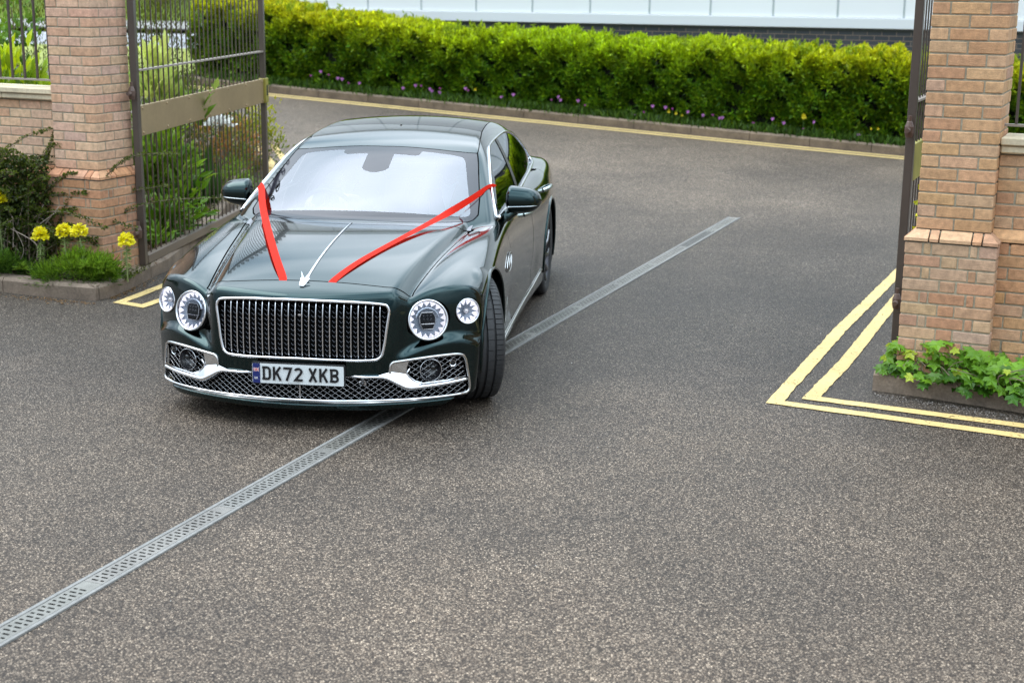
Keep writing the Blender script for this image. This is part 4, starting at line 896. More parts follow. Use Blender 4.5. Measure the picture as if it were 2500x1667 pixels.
# ------------------------------------------------------------------ the car
CX, CY, CA = -1.1983, 7.9256, R(-7.3617)
car = empty('saloon_car', (CX, CY, 0), CA)
tag(car, 'dark green luxury saloon with two red ribbons on its bonnet, driving out through the gateway', 'car')
def paint(name, base, **k): return mat(name, base, **k)
PAINT = mat('green_car_paint', (.0019, .0195, .0205), .12, metal=1, coat=1.0, spec=.5, coat_rough=.004)
PAINT.node_tree.nodes['Principled BSDF'].inputs['Coat IOR'].default_value = 1.42
CHROME = mat('chrome', (.86, .87, .90), .06, metal=1)
SATIN = mat('satin_chrome', (.62, .61, .60), .22, metal=1)
BLACK = mat('gloss_black', (.006, .006, .007), .12, coat=.6)
MATTE = mat('matt_black', (.010, .010, .010), .8)
RUBBER = mat('tyre_rubber', (.026, .026, .027), .66, noise=[(30, .15)])
def glass_mat(name, tint, refl, rough=0):
    m = bpy.data.materials.new(name); m.use_nodes = True; t = m.node_tree; t.nodes.clear(); L_ = t.links.new
    o = t.nodes.new('ShaderNodeOutputMaterial'); tr = t.nodes.new('ShaderNodeBsdfTransparent'); tr.inputs[0].default_value = (*tint, 1)
    gl = t.nodes.new('ShaderNodeBsdfGlossy'); gl.inputs['Roughness'].default_value = rough; gl.inputs['Color'].default_value = (.92, .94, 1, 1)
    fr = t.nodes.new('ShaderNodeFresnel'); fr.inputs[0].default_value = 1.5
    mr_ = t.nodes.new('ShaderNodeMapRange'); mr_.inputs[1].default_value = .04; mr_.inputs[2].default_value = 1; mr_.inputs[3].default_value = refl; mr_.inputs[4].default_value = 1; L_(fr.outputs[0], mr_.inputs[0])
    mx_ = t.nodes.new('ShaderNodeMixShader'); L_(mr_.outputs[0], mx_.inputs[0]); L_(tr.outputs[0], mx_.inputs[1]); L_(gl.outputs[0], mx_.inputs[2]); L_(mx_.outputs[0], o.inputs[0]); return m
SCREEN = glass_mat('coated_windscreen', (.56, .62, .66), .19)
SIDEG = glass_mat('tinted_side_glass', (.10, .12, .11), .14)
LENS = glass_mat('lamp_lens', (.97, .97, .98), .02)
FRIT = mat('frit_band', (.012, .012, .018), .04)

def extract(h=.0125):
    gx = np.arange(-1.035-h/2, 1.036+h, h); gy = np.arange(-.04, 5.40, h); gzz = np.arange(.05, 1.53, h)
    nx, ny_, nz = len(gx), len(gy), len(gzz); Vv = np.empty((nx, ny_, nz), np.float32)
    half = nx//2+1
    Yg, Zg = np.meshgrid(gy, gzz, indexing='ij')
    for i in range(half):
        Vv[i] = BF(np.full_like(Yg, gx[i]), Yg, Zg); 
    for i in range(half, nx): Vv[i] = Vv[nx-1-i]
    I = Vv < 0
    c = np.zeros((nx-1, ny_-1, nz-1), np.int8)
    for a in (0, 1):
        for b in (0, 1):
            for d in (0, 1): c += I[a:nx-1+a, b:ny_-1+b, d:nz-1+d]
    act = (c > 0) & (c < 8); idx = -np.ones(act.shape, np.int64); k = np.argwhere(act); idx[tuple(k.T)] = np.arange(len(k))
    acc = np.zeros((len(k), 3)); cnt = np.zeros(len(k)); i, j, l = k.T
    cor = [(a, b, d) for a in (0, 1) for b in (0, 1) for d in (0, 1)]
    for p_ in cor:
        for ax_ in range(3):
            if p_[ax_]: continue
            q_ = list(p_); q_[ax_] = 1
            v0 = Vv[i+p_[0], j+p_[1], l+p_[2]]; v1 = Vv[i+q_[0], j+q_[1], l+q_[2]]; m_ = (v0 < 0) != (v1 < 0); t_ = np.where(m_, v0/(v0-v1+1e-20), 0)
            pt = np.tile(np.array(p_, float), (len(k), 1)); pt[:, ax_] = t_; acc += pt*m_[:, None]; cnt += m_
    P_ = k+acc/cnt[:, None]; P_ = np.stack([gx[0]+P_[:, 0]*h, gy[0]+P_[:, 1]*h, gzz[0]+P_[:, 2]*h], 1)
    T_ = []
    for ax_ in range(3):
        sl0 = [slice(None)]*3; sl1 = [slice(None)]*3; sl0[ax_] = slice(0, -1); sl1[ax_] = slice(1, None)
        e_ = np.argwhere(I[tuple(sl0)] != I[tuple(sl1)]); o1, o2 = [q for q in range(3) if q != ax_]
        ok = (e_[:, o1] > 0) & (e_[:, o2] > 0) & (e_[:, o1] < Vv.shape[o1]-1) & (e_[:, o2] < Vv.shape[o2]-1); e_ = e_[ok]
        s_ = I[tuple(e_.T)]
        def cell(d1, d2): q = e_.copy(); q[:, o1] -= d1; q[:, o2] -= d2; return idx[tuple(q.T)]
        a_, b_, c_, d_ = cell(1, 1), cell(0, 1), cell(0, 0), cell(1, 0)
        fl = s_ ^ (ax_ == 1)
        b2 = np.where(fl, b_, d_); d2 = np.where(fl, d_, b_)
        T_ += [np.stack([a_, b2, c_], 1), np.stack([a_, c_, d2], 1)]
    T_ = np.concatenate(T_); T_ = T_[(T_ >= 0).all(1)]
    for _ in range(4):
        f_ = BF(*P_.T); g_ = grad(*P_.T, e=5e-4); st = -(f_/np.maximum((g_**2).sum(1), .05))[:, None]*g_
        n_ = np.linalg.norm(st, axis=1, keepdims=True); P_ = P_+st*np.minimum(1, .6*h/(n_+1e-12))
    g_ = grad(*P_.T, e=6e-4); Nn = g_/(np.linalg.norm(g_, axis=1, keepdims=True)+1e-12)
    return P_, Nn, T_
def clip(P_, Nn, T_, f):
    """keep the side f>0, cutting triangles exactly along f=0"""
    f = np.where(np.abs(f) < 1e-7, 1e-7, f); s = f > 0; k = s[T_].sum(1)
    keep = T_[k == 3]; newP, newN, tri = [], [], [keep]; n0 = len(P_)
    def cut(a_, b_):
        t_ = (f[a_]/(f[a_]-f[b_]))[:, None]; newP.append(P_[a_]*(1-t_)+P_[b_]*t_); q = Nn[a_]*(1-t_)+Nn[b_]*t_; newN.append(q/np.linalg.norm(q, axis=1, keepdims=True))
        st = n0+sum(len(x) for x in newP[:-1]); return st+np.arange(len(a_))
    for kk in (1, 2):
        t_ = T_[k == kk]
        if not len(t_): continue
        ss_ = s[t_] if kk == 1 else ~s[t_]
        r_ = ss_.argmax(1); t_ = np.stack([t_[np.arange(len(t_)), (r_+q) % 3] for q in range(3)], 1); a_, b_, c_ = t_.T
        ab, ac = cut(a_, b_), cut(a_, c_)
        if kk == 1: tri.append(np.stack([a_, ab, ac], 1))
        else: tri += [np.stack([ab, b_, c_], 1), np.stack([ab, c_, ac], 1)]
    T2 = np.concatenate(tri); P2 = np.concatenate([P_]+newP); N2 = np.concatenate([Nn]+newN); u, inv = np.unique(T2, return_inverse=True)
    return P2[u], N2[u], inv.reshape(-1, 3)
def polysd(px, py, poly):
    """signed distance, positive inside"""
    poly = np.asarray(poly, float); d = np.full(px.shape, 1e9); ins = np.zeros(px.shape, bool)
    for i in range(len(poly)):
        ax_, ay = poly[i]; bx, by = poly[(i+1) % len(poly)]; ex, ey = bx-ax_, by-ay; t_ = np.clip(((px-ax_)*ex+(py-ay)*ey)/(ex*ex+ey*ey+1e-12), 0, 1)
        d = np.minimum(d, np.hypot(px-ax_-t_*ex, py-ay-t_*ey)); c_ = ((ay > py) != (by > py)) & (px < (bx-ax_)*(py-ay)/(by-ay+1e-12)+ax_); ins ^= c_
    return np.where(ins, d, -d)
S0 = extract()
PART = [S0]
def region(kind, poly, cond=None):
    """function of points: positive inside the outline seen from 'front' (|x|,z), 'top' (|x|,y) or 'side' (y,z)"""
    def f(P_):
        ax_ = np.abs(P_[:, 0]); a_, b_ = {'front': (ax_, P_[:, 2]), 'top': (ax_, P_[:, 1]), 'side': (P_[:, 1], P_[:, 2])}[kind]
        v = polysd(a_, b_, poly); return np.minimum(v, cond(P_)) if cond else v
    return f
def sides(P_, x0=.4): return np.abs(P_[:, 0])-x0
def take(f, gap=.0032):
    """cut the region out of the remaining shell; returns the inside piece"""
    A_ = PART[0]; v = f(A_[0]); inn = clip(*A_, v-gap); PART[0] = clip(*A_, -v-gap); return inn
def put(name, piece, m, parent=car, push=0, side=None):
    P_, N_, T_ = piece
    if side is not None: P_, N_, T_ = clip(P_, N_, T_, P_[:, 0]*side)
    return link(name, mesh_np(name, P_+N_*push, T_, smooth=True, normals=N_), m, parent)
def arcpts(c, r_, a0, a1, n): a_ = np.linspace(R(a0), R(a1), n); return [(c[0]+r_*math.cos(q), c[1]+r_*math.sin(q)) for q in a_]
sp2 = lambda pts, n=6: [tuple(q) for q in smooth_path(pts, n)]
GR_HALF = [(0, .409), (.10, .407), (.21, .404), (.305, .401), (.40, .401), (.432, .405), (.452, .420), (.463, .445), (.474, .50), (.484, .58), (.494, .65), (.495, .678), (.486, .700), (.465, .712), (.36, .7245), (.25, .731), (.12, .735), (0, .737)]
GRILLE = sp2(GR_HALF, 4)
LOW_OUT = sp2([(.50, .315), (.500, .34), (.511, .378), (.56, .388), (.70, .400), (.80, .402), (.862, .396), (.888, .372), (.901, .30), (.912, .215), (.910, .180), (.895, .166)], 4)+[(.79, .162), (.63, .158), (.4, .157), (.2, .16), (0, .165)]
BARLINE = [(0, .306), (.30, .3065), (.43, .305), (.485, .296), (.545, .262), (.600, .236), (.69, .237), (.80, .242), (.898, .248)]
LOWER = [(0, .165), (.2, .16), (.4, .157), (.63, .158), (.79, .162), (.895, .166), (.910, .180), (.912, .215), (.905, .25)]+[(x, z) for x, z in BARLINE[::-1]]
UPPER = sp2([(.590, .312), (.588, .345), (.600, .382), (.70, .392), (.80, .394), (.855, .388), (.877, .366), (.889, .31), (.893, .262), (.80, .256), (.672, .252), (.630, .272)], 3)
front = lambda P_: .95-P_[:, 1]
HL, SL = (.692, .606), (.891, .630)
take(region('front', GRILLE+[(-.05, .737), (-.05, .409)], front), 0)
take(region('front', LOW_OUT+[(-.05, .165), (-.05, .313), (.3, .313), (.43, .312)], front), 0)
take(lambda P_: np.minimum(.1125-np.hypot(np.abs(P_[:, 0])-HL[0], P_[:, 2]-HL[1]), front(P_)), 0)
take(lambda P_: np.minimum(1-np.hypot((np.abs(P_[:, 0])-SL[0])/.062, (P_[:, 2]-SL[1])/.074), front(P_)), 0)
for yc in (.93, 4.059):
    take(lambda P_, yc=yc: np.minimum(.405-np.hypot(P_[:, 1]-yc, P_[:, 2]-.375), np.minimum(sides(P_, .5), .85-P_[:, 2])), 0)
WS = [(-.05, 1.418), (.15, 1.420), (.305, 1.433), (.46, 1.46), (.603, 1.515), (.69, 1.59), (.735, 1.65), (.756, 1.714), (.737, 1.90), (.7, 2.10), (.668, 2.29), (.641, 2.423), (.58, 2.402), (.459, 2.377), (.3, 2.362), (-.05, 2.345)]
above = lambda z0: (lambda P_: P_[:, 2]-z0-.0)
ws_piece = take(region('top', WS, lambda P_: P_[:, 2]-.93), .0045)
ROOFL = [(-.05, 2.345), (.3, 2.362), (.459, 2.377), (.58, 2.402), (.641, 2.423), (.637, 2.5), (.624, 2.62), (.606, 2.8), (.591, 2.943)]
roof_front = take(region('top', ROOFL+[(.47, 2.968), (.356, 2.958), (-.05, 2.925)], above(1.1)))
roof_glass = take(region('top', [(-.05, 2.925), (.356, 2.958), (.47, 2.968), (.591, 2.943), (.575, 3.2), (.56, 3.5), (.54, 3.8), (.50, 4.02), (.3, 4.06), (-.05, 4.07)], above(1.1)))
rear_glass = take(region('top', [(-.05, 4.10), (.3, 4.09), (.50, 4.05), (.53, 4.2), (.56, 4.45), (.58, 4.70), (.45, 4.80), (-.05, 4.86)], above(1.0)))
BON = [(-.05, .243), (.36, .243), (.46, .246), (.52, .262), (.56, .288), (.600, .303)]+[(float(xs(y)), y) for y in np.linspace(.34, 1.60, 14)]+[(.755, 1.55), (.70, 1.465), (.60, 1.385), (.45, 1.34), (.3, 1.335), (.15, 1.315), (-.05, 1.31)]
bonnet = take(region('top', BON, above(.6)), .0042)
DLO = sp2([(1.80, .953), (1.885, 1.010), (1.972, 1.060), (2.11, 1.130), (2.265, 1.197), (2.41, 1.252), (2.556, 1.298), (2.68, 1.326), (2.81, 1.338), (2.98, 1.346), (3.25, 1.350), (3.5, 1.348), (3.73, 1.337), (3.95, 1.310), (4.15, 1.268), (4.34, 1.20), (4.50, 1.125), (4.60, 1.062), (4.60, 1.030), (4.52, 1.018), (4.35, 1.016), (4.0, 1.016), (3.457, 1.012), (3.02, .994), (2.6, .982), (2.3, .972), (2.0, .962)], 3)
dl = region('side', DLO, lambda P_: np.minimum(sides(P_), P_[:, 2]-.93))
side_all = take(dl, 0)
# doors
arcR = [(4.059-.43*math.cos(R(a_)), .375+.43*math.sin(R(a_))) for a_ in np.linspace(55, 8, 8)]
D1 = [(1.815, .952), (1.80, .92), (1.805, .86), (1.825, .75), (1.820, .60), (1.803, .45), (1.83, .30), (1.90, .262), (2.9, .262), (2.965, .30), (3.00, .45), (3.025, .65), (3.04, .80), (3.035, .90), (3.00, 1.0)]
D2 = [(3.005, 1.0), (3.04, .90), (3.045, .80), (3.03, .65), (3.005, .45), (2.97, .30), (2.975, .262), (3.60, .262)]+[(y, z) for y, z in arcR[::-1]]+[(3.86, .80), (4.02, .88), (4.12, .95), (4.16, 1.03)]
bl = lambda P_: np.minimum(sides(P_, .6), np.interp(P_[:, 1], [1.8, 2.6, 3.0, 3.5, 4.2], [.966, .975, .985, 1.002, 1.006])-P_[:, 2])
door1 = take(region('side', D1, bl)); door2 = take(region('side', D2, bl))
# a shut line where bumper and wing meet, and the fuel of the bumper joint below the side lamp
bumper = take(lambda P_: np.minimum(np.minimum(.905-P_[:, 1], .70-P_[:, 2]), np.where(np.abs(P_[:, 0]) > .93, .405-P_[:, 2], np.minimum(.9-P_[:, 2]*0-np.abs(P_[:, 0])*0, .47-.075*np.exp(-((np.abs(P_[:, 0])-.9)/.12)**2)*0-P_[:, 2])))) if False else None
put('body_shell', PART[0], PAINT); put('bonnet', bonnet, PAINT)
for sd_ in (1, -1):
    d1_ = put('door', door1, PAINT, side=sd_); d2_ = put('door', door2, PAINT, side=sd_)
put('roof_panel', roof_front, PAINT); put('panoramic_roof', roof_glass, mat('roof_glass', (.004, .005, .006), .03, spec=.35)); put('rear_window', rear_glass, SIDEG)
for sd_ in (1, -1):
    P_, N_, T_ = clip(*side_all, side_all[0][:, 0]*sd_)
    pil = lambda P_: .050-np.abs(P_[:, 1]-(3.10+(1.335-P_[:, 2])*-.50))
    v = pil(P_); a_ = clip(P_, N_, T_, v); put('door_pillar', a_, bpy.data.materials.get('pillar_trim') or mat('pillar_trim', (.035, .030, .028), .38), push=.004)
    rest = clip(P_, N_, T_, -v); v2 = 3.0-rest[0][:, 1]-(1.335-rest[0][:, 2])*.5+.1
    put('side_window', clip(*rest, v2), SIDEG)
    r2 = clip(*rest, -v2); qv = .020-np.abs(r2[0][:, 1]-(4.13+(1.2-r2[0][:, 2])*.1)); put('window_divider', clip(*r2, qv), BLACK); put('side_window', clip(*r2, -qv), SIDEG)
# windscreen: clear glass, and the dark printed border behind it
wsx = np.array(WS); cen = np.array([0, 1.9])
def clear_f(P_):
    ax_, y_, x_ = np.abs(P_[:, 0]), P_[:, 1], P_[:, 0]
    bow_ = .27*ax_**2
    top_ = 2.30+.10*ax_**2-y_; bot = y_-(1.525+.27*ax_**2); sid = (.735-.155*(y_-1.7)/.7)-ax_-.028
    r_ = .06
    def smn(a_, b_): h_ = np.clip(.5+.5*(b_-a_)/r_, 0, 1); return b_*(1-h_)+a_*h_-r_*h_*(1-h_)
    v = smn(smn(top_, bot), sid)
    sm2 = lambda a_, b_, r2: -(np.clip(.5+.5*(a_-b_)/r2, 0, 1)*(-b_) + (1-np.clip(.5+.5*(a_-b_)/r2, 0, 1))*(-a_)) - r2*np.clip(.5+.5*(a_-b_)/r2, 0, 1)*(1-np.clip(.5+.5*(a_-b_)/r2, 0, 1))
    hous = sm2(.092-ax_, y_-(1.985+.9*ax_**2*6), .03); wide = sm2(.27-ax_, y_-2.235, .05)
    return np.minimum(v, -np.maximum(hous, wide))
cv = clear_f(ws_piece[0])
ws_o = put('windscreen', clip(*ws_piece, cv), SCREEN)
put('windscreen_border', clip(*ws_piece, -cv), FRIT, parent=ws_o)

# helpers on the surface
def on_front(x, z, lift=0.0):
    y = float(Pf(np.array(x), np.array(z))); return np.array([x, y-lift, z])
def front_path(pts, lift=0, sx=1): return np.array([[sx*x, float(Pf(np.array(x), np.array(z)))-lift, z] for x, z in pts])
def surf_top(x, y, lift=0): return np.array([x, y, float(np.maximum(Tf(np.array(x), np.array(y)), np.where((y > 1.3), Rf(np.array(x), np.array(y)), 0)))+lift])
def side_pt(y, z, sx=1, lift=0, lo=.5, hi=1.05):
    """point on the flank at (y,z): march in from outside"""
    for _ in range(40):
        m_ = (lo+hi)/2
        if float(BF(np.array(m_), np.array(y), np.array(z))) < 0: lo = m_
        else: hi = m_
    g_ = grad(np.array([lo]), np.array([y]), np.array([z]))[0]; g_ /= np.linalg.norm(g_); p_ = np.array([lo, y, z])+g_*lift; p_[0] *= sx; g_[0] *= sx; return p_, g_
# ---- grille
gr = empty('grille', (0, 0, 0), parent=car)
full = [(x, z) for x, z in GRILLE]+[(-x, z) for x, z in GRILLE[::-1]][1:-1]
fr = np.array([[x, float(Pf(np.array(abs(x)), np.array(z)))-.006, z] for x, z in full])
mb = MB(); mb.tube(fr, .0082, 8, closed=True); mb.build('grille_frame', CHROME, gr, smooth=True)
mb = MB(); mb.add([[x, float(Pf(np.array(abs(x)), np.array(z)))+.055, z] for x, z in full]+[[0, .12, .57]], [(i, (i+1) % len(full), len(full)) for i in range(len(full))]); mb.build('grille_backing', mat('grille_black', (.002, .002, .002), .9, spec=.05), gr)
def zspan(x): # top and bottom of the opening at x
    g = np.array(GRILLE); v = polysd(np.full(400, abs(x)), np.linspace(.38, .76, 400), [(-.3, .409)]+GRILLE+[(-.3, .737)]); zz_ = np.linspace(.38, .76, 400)[v > 0]; return (zz_[0], zz_[-1]) if len(zz_) else None
bars = np.arange(-12, 12)*.0388+.0194-.0*1
for x in bars:
    z_ = zspan(x)
    if z_ is None or z_[1]-z_[0] < .05: continue
    zz_ = np.linspace(z_[0], z_[1], 12); mb = MB(); mb.tube([[x, float(Pf(np.array(abs(x)), np.array(q)))-.001+.010*((q-.41)/.32)**8+.008*(1-(q-z_[0])/(z_[1]-z_[0]))**8, q] for q in zz_], .0034, 6); mb.build('grille_bar', CHROME, gr, smooth=True)
mb = MB()
for x in np.arange(-12.5, 12.5)*.0388+.0194:
    z_ = zspan(x)
    if z_ is None: continue
    q = z_[0]+.012
    while q < z_[1]-.018:
        y_ = float(Pf(np.array(abs(x)), np.array(q)))+.030
        for sg in (-1, 1): mb.tube([[x, y_-.004, q], [x+sg*.0125, y_, q+.0115]], .0010, 4)
        q += .0272
mb.build('chevron_mesh', mat('dark_chrome', (.09, .09, .10), .3, metal=1), gr)
mb = MB(); mb.box((.010, .075, .655), (.018, .006, .009)); mb.lathe([(.004, 0), (.004, .004), (0, .004)], (.003, .072, .655), quat_axes((0, -1, 0)), n=8); mb.lathe([(.004, 0), (.004, .004), (0, .004)], (.018, .072, .655), quat_axes((0, -1, 0)), n=8); mb.build('grille_emblem', CHROME, gr)
# ---- lower intake
lo = empty('lower_intake', (0, 0, 0), parent=car)
def mesh_wires(poly, sx, depth, pitch=(.0435, .031), r_=.0012):
    mb = MB(); w2, h2 = pitch
    for fam in (1, -1):
        for k in range(-40, 60):
            # line: z = z0 + fam*(h2/w2)*x + k*h2
            xs_l = np.arange(-.0 if sx == 0 else 0, .93, .006); xs_l = np.arange(-.93, .93, .006) if sx == 0 else xs_l
            zl_ = .16+fam*(h2/w2)*(xs_l)+k*h2; ins = polysd(np.abs(xs_l), zl_, poly) > 0.0
            i = 0
            while i < len(xs_l):
                if ins[i]:
                    j = i
                    while j+1 < len(xs_l) and ins[j+1]: j += 1
                    if j > i:
                        ii_ = np.linspace(i, j, max(2, (j-i)//4+1)).astype(int)
                        mb.tube([[(xs_l[q] if sx == 0 else sx*xs_l[q]), float(Pf(np.array(abs(xs_l[q])), np.array(zl_[q])))+depth+.002*fam, zl_[q]] for q in ii_], r_, 4, caps=False)
                    i = j+1
                else: i += 1
    return mb
WIRE = mat('mesh_wire_chrome', (.72, .72, .74), .18, metal=1)
mesh_wires([(-.2, .165)]+LOWER+[(-.2, .306)], 0, .028).build('diamond_mesh', WIRE, lo, smooth=True)
for sx in (1, -1): 
    fogpoly = UPPER
    m_ = mesh_wires(UPPER, sx, .020); m_.build('diamond_mesh', WIRE, lo, smooth=True)
# dark void behind
outl = [(x, z) for x, z in LOW_OUT]+[(.3, .312), (0, .312)]
for sx in (1, -1):
    top_l = [(0, .315), (.3, .315), (.43, .315), (.50, .33), (.51, .375), (.60, .39), (.75, .40), (.86, .398), (.90, .36), (.91, .30), (.92, .2)]; bot_l = [(0, .15), (.3, .15), (.43, .15), (.50, .15), (.51, .15), (.60, .15), (.75, .15), (.86, .155), (.90, .16), (.91, .165), (.92, .17)]
    Vv = [[sx*x, float(Pf(np.array(x), np.array(z)))+.075, z] for x, z in top_l]+[[sx*x, float(Pf(np.array(x), np.array(z)))+.075, z] for x, z in bot_l]
    mb = MB(); mb.add(Vv, [(i, i+1, i+12, i+11) for i in range(10)]); mb.build('intake_backing', mat('void_black', (.002, .002, .002), .9, spec=.05) if not bpy.data.materials.get('void_black') else bpy.data.materials['void_black'], lo)
    # chrome surround: rounded outline
    q = front_path(LOW_OUT, .004, sx); mb = MB(); mb.tube(q, .0085, 8); mb.build('intake_frame', SATIN, lo, smooth=True)
    # bright bar: centre, down into the V, out to the corner
    bl_ = sp2(BARLINE, 6); xx = np.array([b_[0] for b_ in bl_]); wd = np.interp(xx, [0, .43, .5, .60, .66, .9], [.0105, .0105, .013, .019, .0155, .012])
    q = front_path(bl_, 0, sx); q[:, 1] -= np.interp(xx, [0, .28, .36, 1], [-.020, -.020, .016, .016]); mb = MB(); mb.tube(q, wd, 10, flat=.85, upv=(0, .25, 1)); mb.build('intake_bar', CHROME, lo, smooth=True)
    # blade rising from the V to the frame: upper face upright, lower face scooped towards the sky
    pt = lambda x, z, l_: [sx*x, float(Pf(np.array(x), np.array(z)))-l_, z]
    Vv = [pt(.505, .332, .006), pt(.515, .383, .004), pt(.600, .386, .002), pt(.588, .346, .004), pt(.589, .314, .006)]
    mb = MB(); mb.add(Vv, [(0, 1, 2, 3, 4)]); mb.build('intake_blade', SATIN, lo)
    Vv = [pt(.440, .314, .012), pt(.505, .330, .006), pt(.589, .312, .006), pt(.630, .273, .004), pt(.672, .251, .006), pt(.60, .240, .034), pt(.546, .266, .032), pt(.486, .297, .026)]
    mb = MB(); mb.add(Vv, [(0, 1, 6, 7), (1, 2, 6), (2, 3, 5, 6), (3, 4, 5)]); mb.build('intake_blade', CHROME, lo, smooth=True)
    mb = MB(); mb.tube(front_path([(.605, .345), (.590, .318), (.604, .296), (.632, .272), (.674, .254), (.80, .257), (.893, .264)], .010, sx), .0042, 6); mb.build('mesh_surround', CHROME, lo, smooth=True)
    # fog lamp
    fx, fz = .712, .324; y_ = float(Pf(np.array(fx), np.array(fz))); nrm = np.array([sx*.42, -1, .05]); A_ = quat_axes(nrm)
    mb = MB(); mb.lathe([(.061, -.06), (.061, .0), (.0640, .003), (.0640, .007), (.0605, .009), (.0595, .0), (.055, -.03)], (sx*fx, y_-.006+.012, fz), A_, n=32); fg = mb.build('sensor_ring', CHROME, lo, smooth=True)
    mb = MB(); mb.lathe([(.060, .006), (.050, -.02), (.03, -.04), (0, -.045)], (sx*fx, y_, fz), A_, n=32); mb.build('sensor_bowl', mat('bowl_black', (.006, .006, .008), .25, coat=.4) if not bpy.data.materials.get('bowl_black') else bpy.data.materials['bowl_black'], lo, smooth=True)
    mb = MB(); mb.lathe([(.016, -.02), (.016, -.005), (.010, .0), (0, .002)], (sx*(fx+.015), y_+.01, fz+.012), A_, n=16); mb.build('sensor_eye', BLACK, lo, smooth=True)
    mb = MB(); cx_, cz_ = .826, .349; yy_ = float(Pf(np.array(cx_), np.array(cz_))); mb.lathe([(.0150, -.01), (.0150, .0), (.0185, .002), (.0185, -.01)], (sx*cx_, yy_+.004, cz_), A_, n=20); mb.lathe([(.0150, -.002), (0, -.002)], (sx*cx_, yy_+.006, cz_), A_, n=20, mi=1); mb.build('parking_sensor', [CHROME, MATTE], lo, smooth=False)
# chrome lip above the splitter, and the centre divider and camera
q = [(x, .168+.004*math.cos(x*3)) for x in np.linspace(0, .9, 24)]; qq = np.concatenate([front_path(q, .010, -1)[::-1], front_path(q, .010, 1)[1:]]); mb = MB(); mb.tube(qq, .0075, 8); mb.build('splitter_trim', CHROME, lo, smooth=True)
mb = MB(); mb.tube([on_front(0, .17, .0)+np.array([0, .012, 0]), on_front(0, .295, 0)+np.array([0, .012, 0])], .004, 6); mb.build('mesh_divider', WIRE, lo)
mb = MB(); c_ = on_front(.354, .270, .0); A_ = quat_axes((.25, -1, .1)); mb.box(c_, (.042, .030, .02), A_, bev=.006); mb.build('camera_housing', CHROME, lo, smooth=True); mb = MB(); mb.lathe([(.010, .0), (.010, .013), (.006, .016), (0, .017)], c_+np.array([0, -.004, 0]), A_, n=16); mb.build('camera_lens', BLACK, lo, smooth=True)
# ---- number plate
pl = empty('number_plate', (0, 0, 0), parent=car); PY = .048; PZ = .3215; TX = (-.010, 0)  # plate centre offset
PW, PH = .524, .113
def plate_pt(u, v, l_=0):  # u from image left (car right) 0..PW ; v up 0..PH
    x = -PW/2+u; return [x, PY-l_-.03*(1-(x/.26)**2)*.25, PZ-PH/2+v]
def rrect(w_, h_, r_, n=5):
    o = []
    for cx_, cy_, a0 in ((w_-r_, h_-r_, 0), (r_, h_-r_, 90), (r_, r_, 180), (w_-r_, r_, 270)):
        for k in range(n+1): a_ = R(a0+90*k/n); o.append((cx_+r_*math.cos(a_), cy_+r_*math.sin(a_)))
    return o
def flat(name, polys, m, l_, parent=pl, off=(0, 0)):
    mb = MB()
    for p_ in polys:
        # column-sliced so that it follows the gently curved plate
        mb.add([plate_pt(u+off[0], v+off[1], l_) for u, v in p_], [tuple(range(len(p_)))])
    return mb.build(name, m, parent)
mb = MB(); o_ = rrect(PW+.012, PH+.012, .010); n_ = len(o_); mb.add([plate_pt(u-.006, v-.006, -.004) for u, v in o_]+[plate_pt(u-.006, v-.006, .012) for u, v in o_], [tuple(range(n_, 2*n_))]+[(i, (i+1) % n_, n_+(i+1) % n_, n_+i) for i in range(n_)]); mb.build('plate_holder', MATTE, pl)
PLM = mat('plate_white', (.70, .73, .73), .28, coat=.4); BLK2 = mat('plate_black', (.008, .008, .010), .35); BLU = mat('plate_blue', (.012, .022, .13), .35)
flat('plate_face', [rrect(PW, PH, .007)], PLM, .0135)
flat('plate_band', [[(.0, .004), (.003, .0), (.043, 0), (.043, PH), (.003, PH), (.0, PH-.004)]], BLU, .0143, off=(.002, 0))
fx0, fy0, fw_, fh_ = .006, .066, .034, .022
fl = [[(0, 0), (fw_, 0), (fw_, fh_), (0, fh_)]]
WH = mat('plate_flag_white', (.75, .75, .75), .4); RD = mat('plate_flag_red', (.55, .02, .03), .4)
def bandp(a_, b_, t_): a_, b_ = np.array(a_, float), np.array(b_, float); d_ = (b_-a_)/np.linalg.norm(b_-a_); q = np.array([-d_[1], d_[0]])*t_/2; return [tuple(a_+q), tuple(a_-q), tuple(b_-q), tuple(b_+q)]
flat('flag_white', [bandp((.002, .001), (fw_-.002, fh_-.001), .005), bandp((.002, fh_-.001), (fw_-.002, .001), .005)], WH, .0150, off=(fx0, fy0))
flat('flag_red', [bandp((.002, .001), (fw_-.002, fh_-.001), .0018), bandp((.002, fh_-.001), (fw_-.002, .001), .0018)], RD, .0153, off=(fx0, fy0))
flat('flag_white', [bandp((fw_/2, 0), (fw_/2, fh_), .0075), bandp((0, fh_/2), (fw_, fh_/2), .0075)], WH, .0156, off=(fx0, fy0))
flat('flag_red', [bandp((fw_/2, 0), (fw_/2, fh_), .0042), bandp((0, fh_/2), (fw_, fh_/2), .0042)], RD, .0159, off=(fx0, fy0))
